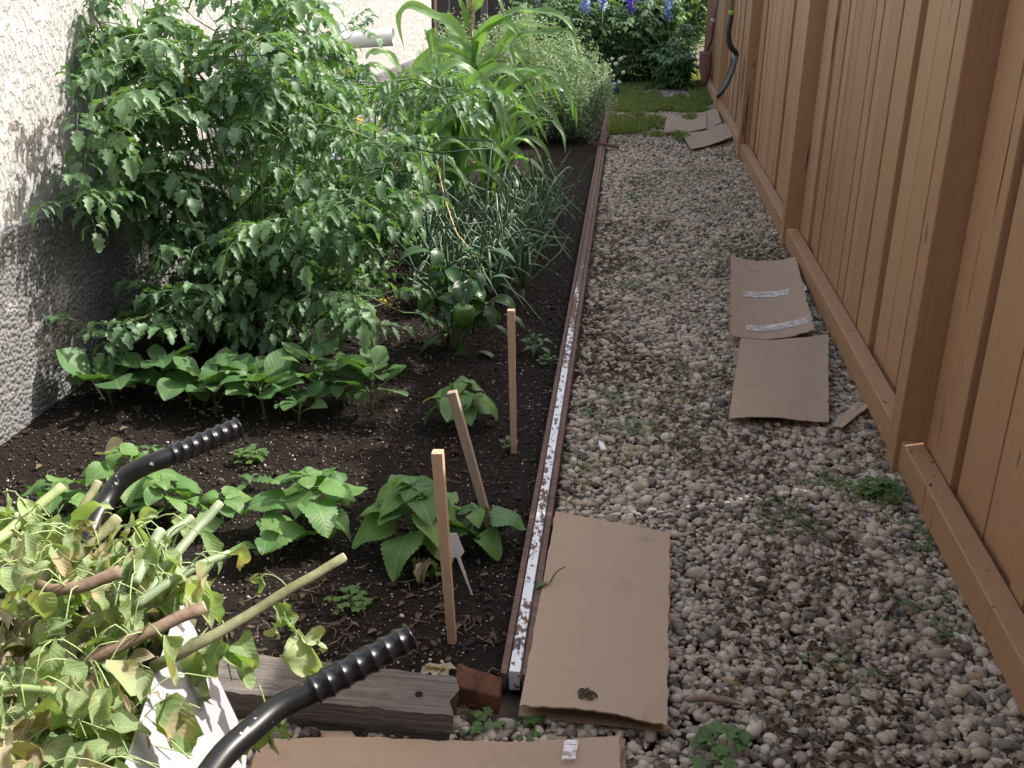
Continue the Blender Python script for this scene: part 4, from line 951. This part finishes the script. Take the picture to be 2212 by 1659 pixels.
obj('stalks', st, M['onion'], t); rebase(t, b)
# white allium head left in tomatoes
# grass patch and weeds as ground cover
mb = MB()
for k in range(60000):
    y = 9.6+8.5*random.random()**.9; x = random.uniform(RAILX+.035 if y < 12.9 else RAILX-.35, FX(y)); w = 1.1*noise.noise(Vector((x*1.3+3, y*1.1, 0)))+.9*noise.noise(Vector((x*5+3, y*4, 2)))+.9*noise.noise(Vector((x*2.3+8, y*1.6, 5)))+.2*(y-11.4)-(1.1 if .42 < x < .8 and y < 15.5 and y > 12.8 else 0)-(.5 if x > .35 and y < 11.8 else 0)+(.5 if x < .2 else 0)
    if w < -.02: continue
    h = random.uniform(.04, .10); a = random.random()*6.28; quadleaf(mb, (x, y, 0.01), (math.cos(a)*.6, math.sin(a)*.6, 1), h, .012, random.random())
for k in range(9000):
    y = random.uniform(1.5, 10.5); x = random.uniform(RAILX+.03, FX(y)+.04); w = noise.noise(Vector((x*2.2+5, y*1.2, 0)))
    if w < .2: continue
    h = random.uniform(.012, .04); a = random.random()*6.28; quadleaf(mb, (x, y, .012), (math.cos(a)*.9, math.sin(a)*.9, 1), h, .006, random.random())
tag(obj('grass', mb, M['grass']), 'short green grass over the far end of the path', 'grass', kind='stuff')

# debris: dead leaf crumbs and twigs on the gravel and soil
mb = MB(); tw = MB()
for k in range(9500):
    if random.random() < .78:
        y = 1.45+random.random()**1.4*5; x = random.uniform(RAILX+.04, FX(y)+.03); w = noise.noise(Vector((x*1.8+9, y*1.6, .3)))-.15+.95*math.exp(-((x-.55)/.25)**2-((y-2.35)/.7)**2)
        if w < .02 and random.random() < .85: continue
        z = .02
    else:
        y = random.uniform(1.5, 2.2) if random.random() < .4 else random.uniform(1.9, 5);
        if random.random() < .6: continue
        x = random.uniform(-.9, RAILX-.03) if y < 2.3 else random.uniform(WALLX, RAILX-.03); z = .008 if y > 1.8 else .015
    a = random.random()*6.28; L = random.uniform(.012, .035)
    if random.random() < .7: leaf(mb, (x, y, z), (math.cos(a), math.sin(a), random.uniform(-.1, .5)), L, L*.6, 'ovate', nseg=3, droop=.6, fold=.6, roll=random.uniform(-1, 1))
    else:
        q = Vector((x, y, z+.004)); l = random.uniform(.02, .07); tube(tw, smooth_pts([q, q+Vector((math.cos(a)*l*.5, math.sin(a)*l*.5, .006)), q+Vector((math.cos(a+.5)*l, math.sin(a+.5)*l, 0))], 4), .0009, 3, cap=False)
tag(obj('dead_leaf_litter', mb, M['dryleaf']), 'brown crumbs of dead leaves scattered between pebbles and on soil', 'leaf litter', kind='stuff')
tag(obj('twig_litter', tw, M['root']), 'thin dry twigs and roots scattered on gravel and soil', 'twigs', kind='stuff')
mb = MB(); a = P(1268, 1500, .062); 
for q in range(5): ang = q*1.3; leaf(mb, a, (math.cos(ang), math.sin(ang), .3), .028, .016, 'ovate', fold=.7, droop=1., nseg=5, rnd=.3)
tag(obj('dead_leaf', mb, M['dryleaf']), 'crumpled brown dead leaf on the largest cardboard', 'dead leaf')
mb = MB(); a, b = P(1480, 1512, .035), P(1600, 1522, .03); tube(mb, smooth_pts([a, a.lerp(b, .4)+Vector((0, .004, .006)), b], 8), [.003, .007, .008, .008, .008, .007, .006, .004, .001], 6)
tag(obj('stick', mb, M['bark']), 'short dark brown stick on the near gravel', 'stick')
mb = MB(); sheet(mb, [(1292, 950), (1304, 955), (1310, 978), (1298, 972)], .035, n=4, lift=lambda u, v: .01*u*v); tag(obj('paper_scrap', mb, M['white'], None, solid=.001), 'small white paper scrap on the gravel', 'paper scrap')
mb = MB(); 
for q in range(7): ang = random.random()*6.28; leaf(mb, P(920, 1215, .06)+Vector((random.uniform(-.02, .02), 0, 0)), (math.cos(ang), math.sin(ang), -.3), .06, .025, 'ovate', fold=.9, droop=1.8, nseg=6, serr=.2)
tag(obj('dried_leaves', mb, M['wilt_tan']), 'shrivelled tan leaves hanging under the large perilla', 'dried leaves')
mb = MB(); a = P(960, 1448, .07)
for q in range(6): leaf(mb, a+Vector((random.uniform(-.02, .03), 0, 0)), (random.uniform(-1, 1), random.uniform(-.5, .2), .2), .04, .03, 'ovate', fold=.5, droop=.5, nseg=5, serr=.2, rnd=.9)
tag(obj('dried_leaf', mb, M['wilt_tan']), 'orange dried leaf at the end of the timber', 'dried leaves')
# serrated green weed leaf over the edging
mb = MB(); a = P(1188, 1258, .055); leaf(mb, a, (-.75, -.45, .25), .055, .02, 'lance', serr=.3, nseg=10, droop=.9); tube(mb, smooth_pts([a, a+Vector((.015, .02, .02)), a+Vector((.035, .03, .03))], 4), .002, 4)
tag(obj('weed_leaf', mb, M['weed']), 'jagged green weed leaf lying across the white edging', 'weed leaf')

# ---------------------------------------------------------------- garden cart, handles, cuttings
cart = thing('garden_cart', 'garden cart with white tub and black handles, heaped with cuttings', 'garden cart')
def tub():
    T = [P(392, 1296, .585), P(270, 1660, .56), P(-500, 1740, .56), P(-350, 1250, .585), P(150, 1215, .585)]
    c = sum(T, Vector())/5; B = [P(535, 1600, .33), P(520, 1900, .30), P(-560, 1900, .30), P(-500, 1420, .30), P(250, 1400, .33)]
    mb = MB(); vs = T+B+[p+Vector((0, 0, 0)) for p in T]; n = 5
    I = [Vector((c.x+(p.x-c.x)*.985, c.y+(p.y-c.y)*.985, p.z)) for p in T]; J = [Vector((c.x+(p.x-c.x)*.96, c.y+(p.y-c.y)*.96, p.z+.004)) for p in B]
    vs = T+B+I+J; fs = []
    for i in range(n):
        j = (i+1) % n; fs += [(i, j, n+j, n+i), (i, 2*n+i, 2*n+j, j), (2*n+i, 3*n+i, 3*n+j, 2*n+j)]
    fs += [tuple(range(n, 2*n)), tuple(range(3*n, 4*n))]; mb.add(vs, fs, [(0, 0, 0)]*len(vs)); return mb
M['tub'] = plain('scuffed_white_tub', (.42, .42, .45), .4, .10, 9., .03)
obj('tub', tub(), M['tub'], cart, False, bevel=.006)
def handle(pts, grip0, grip1, r=.0168, gr=.0200):
    mb = MB(); tube(mb, smooth_pts(pts, 26), r, 16); h = obj('handle', mb, M['bpaint'], cart)
    g = MB(); n = 90; P_ = []; Rr = []; L = (grip1-grip0).length
    for i in range(n+1):
        u = i/n; P_.append(grip0.lerp(grip1, u)); ph = (u*7.5) % 1.; rr = gr*(1.09-.17*abs(math.sin(math.pi*u*7.))**.9)
        if u > .955: rr = gr*1.12*math.sqrt(max(0.02, 1-((u-.955)/.045)**2))
        if u < .03: rr = gr*1.05
        Rr.append(rr)
    tube(g, P_, Rr, 24); obj('grip', g, M['grip'], cart)
g0, g1 = DW(676, 1492, 1.365), DW(893, 1372, 1.42)
handle([g0.lerp(g1, .9), g0, DW(600, 1530, 1.345), DW(540, 1580, 1.31), DW(480, 1635, 1.27), DW(410, 1740, 1.2), DW(330, 1900, 1.12)], g0, g1)
g0, g1 = DW(372, 984, 1.85), DW(520, 922, 1.92)
handle([g0.lerp(g1, .9), g0, DW(315, 1005, 1.83), DW(265, 1035, 1.82), DW(230, 1080, 1.8), DW(195, 1150, 1.75), DW(150, 1300, 1.68)], g0, g1, .0175, .0205)
# wheel and legs of the cart, low at the far left
mb = MB(); c = Vector((-1.75, 1.0, .17)); pts = [c+Vector((math.cos(a*.2618)*.15, 0, math.sin(a*.2618)*.15)) for a in range(25)]; tube(mb, pts, .03, 10, cap=False); obj('wheel', mb, M['grip'], cart)
rebase(cart, (-1, 1.1, 0))

def cut_branch(lab, pts, r0, r1, mat, nleaf=14, cutend=True, leafm='wilt', hang=1.):
    t = thing('cut_branch', lab, 'cut branch', group='cut branches in the cart'); mb = MB(); q = smooth_pts(pts, 14); q = [Vector((0, 0, CAMH))+(p-Vector((0, 0, CAMH)))*.955 for p in q]
    q = [p+Vector((0, 0, .0025*noise.noise(p*40))) for p in q]
    tube(mb, q, [r0+(r1-r0)*i/14 for i in range(15)], 12); obj('stem', mb, M[mat], t)
    if cutend:
        d = (q[0]-q[1]).normalized(); mb = MB(); tube(mb, [q[0]-d*.0005, q[0]+d*.0022], [r0*.97, r0*.93], 12); obj('cut_end', mb, M['cut'], t)
    lf, sm = MB(), MB()
    for k in range(nleaf):
        u = random.uniform(.3, 1)*13.99; i = int(u); p = q[i].lerp(q[i+1], u-i); e = p+Vector((random.uniform(-.06, .06), random.uniform(-.06, .04), random.uniform(-.03, .05)*hang)); tube(sm, smooth_pts([p, p.lerp(e, .5)+Vector((0, 0, .02)), e], 4), .0012, 4, cap=False)
        L = random.uniform(.035, .07); leaf(lf, e, (random.uniform(-1, 1), random.uniform(-1, .5), random.uniform(-.8, .1)), L, L*random.uniform(.45, .7), 'ovate', fold=random.uniform(.1, .9), droop=random.uniform(.8, 2.4), nseg=9, wave=.08, curl=random.uniform(-.3, .9), crum=.4)
    if nleaf: obj('petioles', sm, M['palestem'], t); obj('leaves', lf, M[leafm], t)
    rebase(t, q[-1]); return t
cut_branch('thick brown cut branch with a pale sawn end', [DW(440, 1311, 1.47), DW(330, 1360, 1.44), DW(230, 1410, 1.42), DW(150, 1450, 1.42)], .0088, .0085, 'bark', 12)
cut_branch('longest olive cut stem reaching right over the timber', [DW(742, 1204, 1.62), DW(640, 1265, 1.58), DW(535, 1330, 1.55), DW(430, 1390, 1.5), DW(330, 1440, 1.5)], .0072, .0088, 'olive', 0)
cut_branch('pale grey forked branch lying across the heap', [DW(84, 1264, 1.46), DW(110, 1275, 1.45), DW(160, 1270, 1.45), DW(215, 1252, 1.46), DW(260, 1235, 1.47)], .008, .0095, 'bark', 8, False)
cut_branch('bright green cut stem slanting up at the left edge', [DW(133, 1050, 1.72), DW(60, 1115, 1.68), DW(-20, 1180, 1.62)], .008, .0085, 'palestem', 10)
cut_branch('brown cut stem pointing up beside the far handle', [DW(211, 1043, 1.66), DW(165, 1120, 1.62), DW(122, 1205, 1.56), DW(60, 1260, 1.52)], .0065, .007, 'olive', 10)
cut_branch('brown green cut stem under the far handle', [DW(252, 1122, 1.6), DW(205, 1165, 1.57), DW(150, 1215, 1.54), DW(60, 1270, 1.5)], .009, .008, 'olive', 14)
cut_branch('short pale blue green stem standing up in the heap', [DW(346, 1150, 1.58), DW(320, 1195, 1.55), DW(290, 1260, 1.5)], .008, .008, 'bluestem', 8)
cut_branch('slender pale green stem pointing up right', [DW(412, 1120, 1.66), DW(360, 1160, 1.62), DW(300, 1230, 1.56), DW(250, 1300, 1.5)], .006, .0075, 'bluestem', 12)
cut_branch('long blue green cut stem beside the perilla', [DW(474, 1088, 1.7), DW(420, 1150, 1.66), DW(365, 1215, 1.6), DW(310, 1300, 1.54)], .0072, .008, 'bluestem', 12)
cut_branch('blue green cut stem above the white tub', [DW(493, 1197, 1.6), DW(430, 1222, 1.57), DW(360, 1260, 1.53), DW(290, 1310, 1.5)], .006, .0075, 'bluestem', 10)
cut_branch('green cut stem low along the left edge of the heap', [DW(120, 1492, 1.33), DW(60, 1488, 1.33), DW(-30, 1490, 1.33)], .0055, .006, 'palestem', 10, False)
# the small leaves hanging from the long olive stem
def hung(pix, zc, leaves, lab):
    t = thing('hanging_leaf_sprig', lab, 'leaf sprig'); st, lf = MB(), MB(); pts = [DW(x, y, zc) for x, y in pix]; tube(st, smooth_pts(pts, 8), .0013, 4)
    for x, y, d, L, tan in leaves: leaf(lf, DW(x, y, zc), d, L, L*.72, 'ovate', fold=.5, droop=1.2, nseg=10, wave=.1, curl=.5, rnd=tan, crum=.3+.4*tan)
    obj('petiole', st, M['palestem'], t); obj('leaves', lf, M['wilt'], t); rebase(t, pts[0])
hung([(625, 1272), (600, 1248), (575, 1240), (560, 1248)], 1.58, [(575, 1240, (-.3, -.3, -.7), .032, .3), (560, 1242, (-.9, -.1, -.4), .022, .5)], 'single green wilted leaf left of the long olive stem')
hung([(625, 1272), (612, 1305), (620, 1340), (650, 1375)], 1.57, [(600, 1300, (.3, -.3, -.9), .045, .2), (618, 1330, (.4, 0, -.8), .035, .4), (650, 1375, (.2, -.3, -.9), .06, 1.), (655, 1372, (.9, 0, -.3), .04, 1.), (600, 1345, (-.2, 0, -.9), .035, .9)], 'limp leaves hanging below the long olive stem')
hung([(480, 1340), (495, 1400), (492, 1430), (500, 1470)], 1.5, [(470, 1360, (0, -.2, -.9), .075, .1), (445, 1370, (-.3, 0, -.9), .09, .2), (495, 1390, (.9, 0, -.3), .05, .2), (490, 1400, (.7, -.2, -.7), .06, .3), (440, 1440, (-.2, 0, -.9), .045, .2), (430, 1480, (0, 0, -1), .05, .7)], 'green leaves hanging over the white tub')
hung([(560, 1480), (575, 1530), (570, 1560)], 1.38, [(545, 1545, (.1, 0, -.9), .06, .2), (580, 1520, (.3, 0, -.9), .07, .3), (560, 1560, (.3, .2, -.9), .06, .5), (530, 1580, (-.1, 0, -.9), .05, 1.)], 'curled leaves hanging below the near handle')
hung([(330, 1560), (370, 1600), (410, 1640)], 1.32, [(335, 1500, (.3, 0, -.9), .085, .0), (350, 1520, (.5, 0, -.8), .085, .0)], 'two dark rolled leaves hanging in front of the tub')
# the heap of wilted leaves
hl, ht, hs = MB(), MB(), MB()
for k in range(1750):
    x = random.uniform(-520, 450); lim = 1110+max(0, (x-60))*.45; y = random.uniform(lim, 1760)
    if y > 1300 and x > 345-(y-1300)*.22+random.uniform(-45, 35): continue
    h = .560+.045*noise.noise(Vector((x*.006, y*.006, 0)))+random.uniform(-.07, .035)-(max(0, x-300)*.0003)
    p = P(x, y, h); L = random.uniform(.03, .08); tan = random.random() < (.5 if y < 1520 else .3); tgt = ht if tan else hl
    leaf(tgt, p, (random.uniform(-1, 1), random.uniform(-1, .7), random.uniform(-.5, .6)), L, L*random.uniform(.4, .7)*(.7 if tan else 1), 'ovate', fold=random.uniform(.2, 1.1) if tan else random.uniform(0, .5), droop=random.uniform(.5, 2.6), nseg=10, wave=.16 if tan else .08, crum=.7 if tan else .26, curl=random.uniform(-.6, 1.4) if tan else random.uniform(-.3, .8), serr=0)
    if random.random() < .24:
        a = random.random()*6.28; l = random.uniform(.05, .12); tube(hs, smooth_pts([p, p+Vector((math.cos(a)*l*.5, math.sin(a)*l*.5, .03)), p+Vector((math.cos(a)*l, math.sin(a)*l, .0))], 6), .0010, 4, cap=False)
tag(obj('wilted_leaves', hl, M['wilt']), 'heap of wilted pale green leaves in the cart', 'wilted leaves', kind='stuff')
tag(obj('dry_curled_leaves', ht, M['wilt_tan']), 'curled tan dry leaves mixed through the heap in the cart', 'dry leaves', kind='stuff')
tag(obj('leaf_stalks', hs, M['palestem']), 'thin yellow green leaf stalks through the heap', 'leaf stalks', kind='stuff')

# ---------------------------------------------------------------- unseen tree added beyond the fence to dapple the bed
t = thing('shade_tree', 'unseen broad tree added beyond the brown fence to dapple the bed', 'tree'); mb, lf = MB(), MB()
tube(mb, smooth_pts([(3.6, 8, 0), (3.5, 8, 2), (3.2, 7.6, 4.), (3.1, 7.3, 6.)], 10), [.14-.01*i for i in range(11)], 10)
cl = []
for k in range(30): cl.append((Vector((random.uniform(2.4, 4.3), random.uniform(4.6, 10.5), random.uniform(2.6, 4.5))), random.uniform(.35, .75)))
for c, r in cl[::2]: tube(mb, smooth_pts([(3.3, 7.8, 3.), (Vector((3.2, 7.7, 3.6))+c)*.5, c], 6), [.05, .045, .04, .03, .025, .02, .012], 6)
for c, r in cl:
    for k in range(190):
        d = Vector((random.gauss(0, 1), random.gauss(0, 1), random.gauss(0, 1))).normalized()*r*random.random()**.4; quadleaf(lf, c+d, (random.uniform(-1, 1), random.uniform(-1, 1), random.uniform(-.6, .6)), .13, .08, random.random())
obj('trunk', mb, M['bark'], t); obj('crown', lf, M['tree'], t); rebase(t, (3.6, 8, 0))
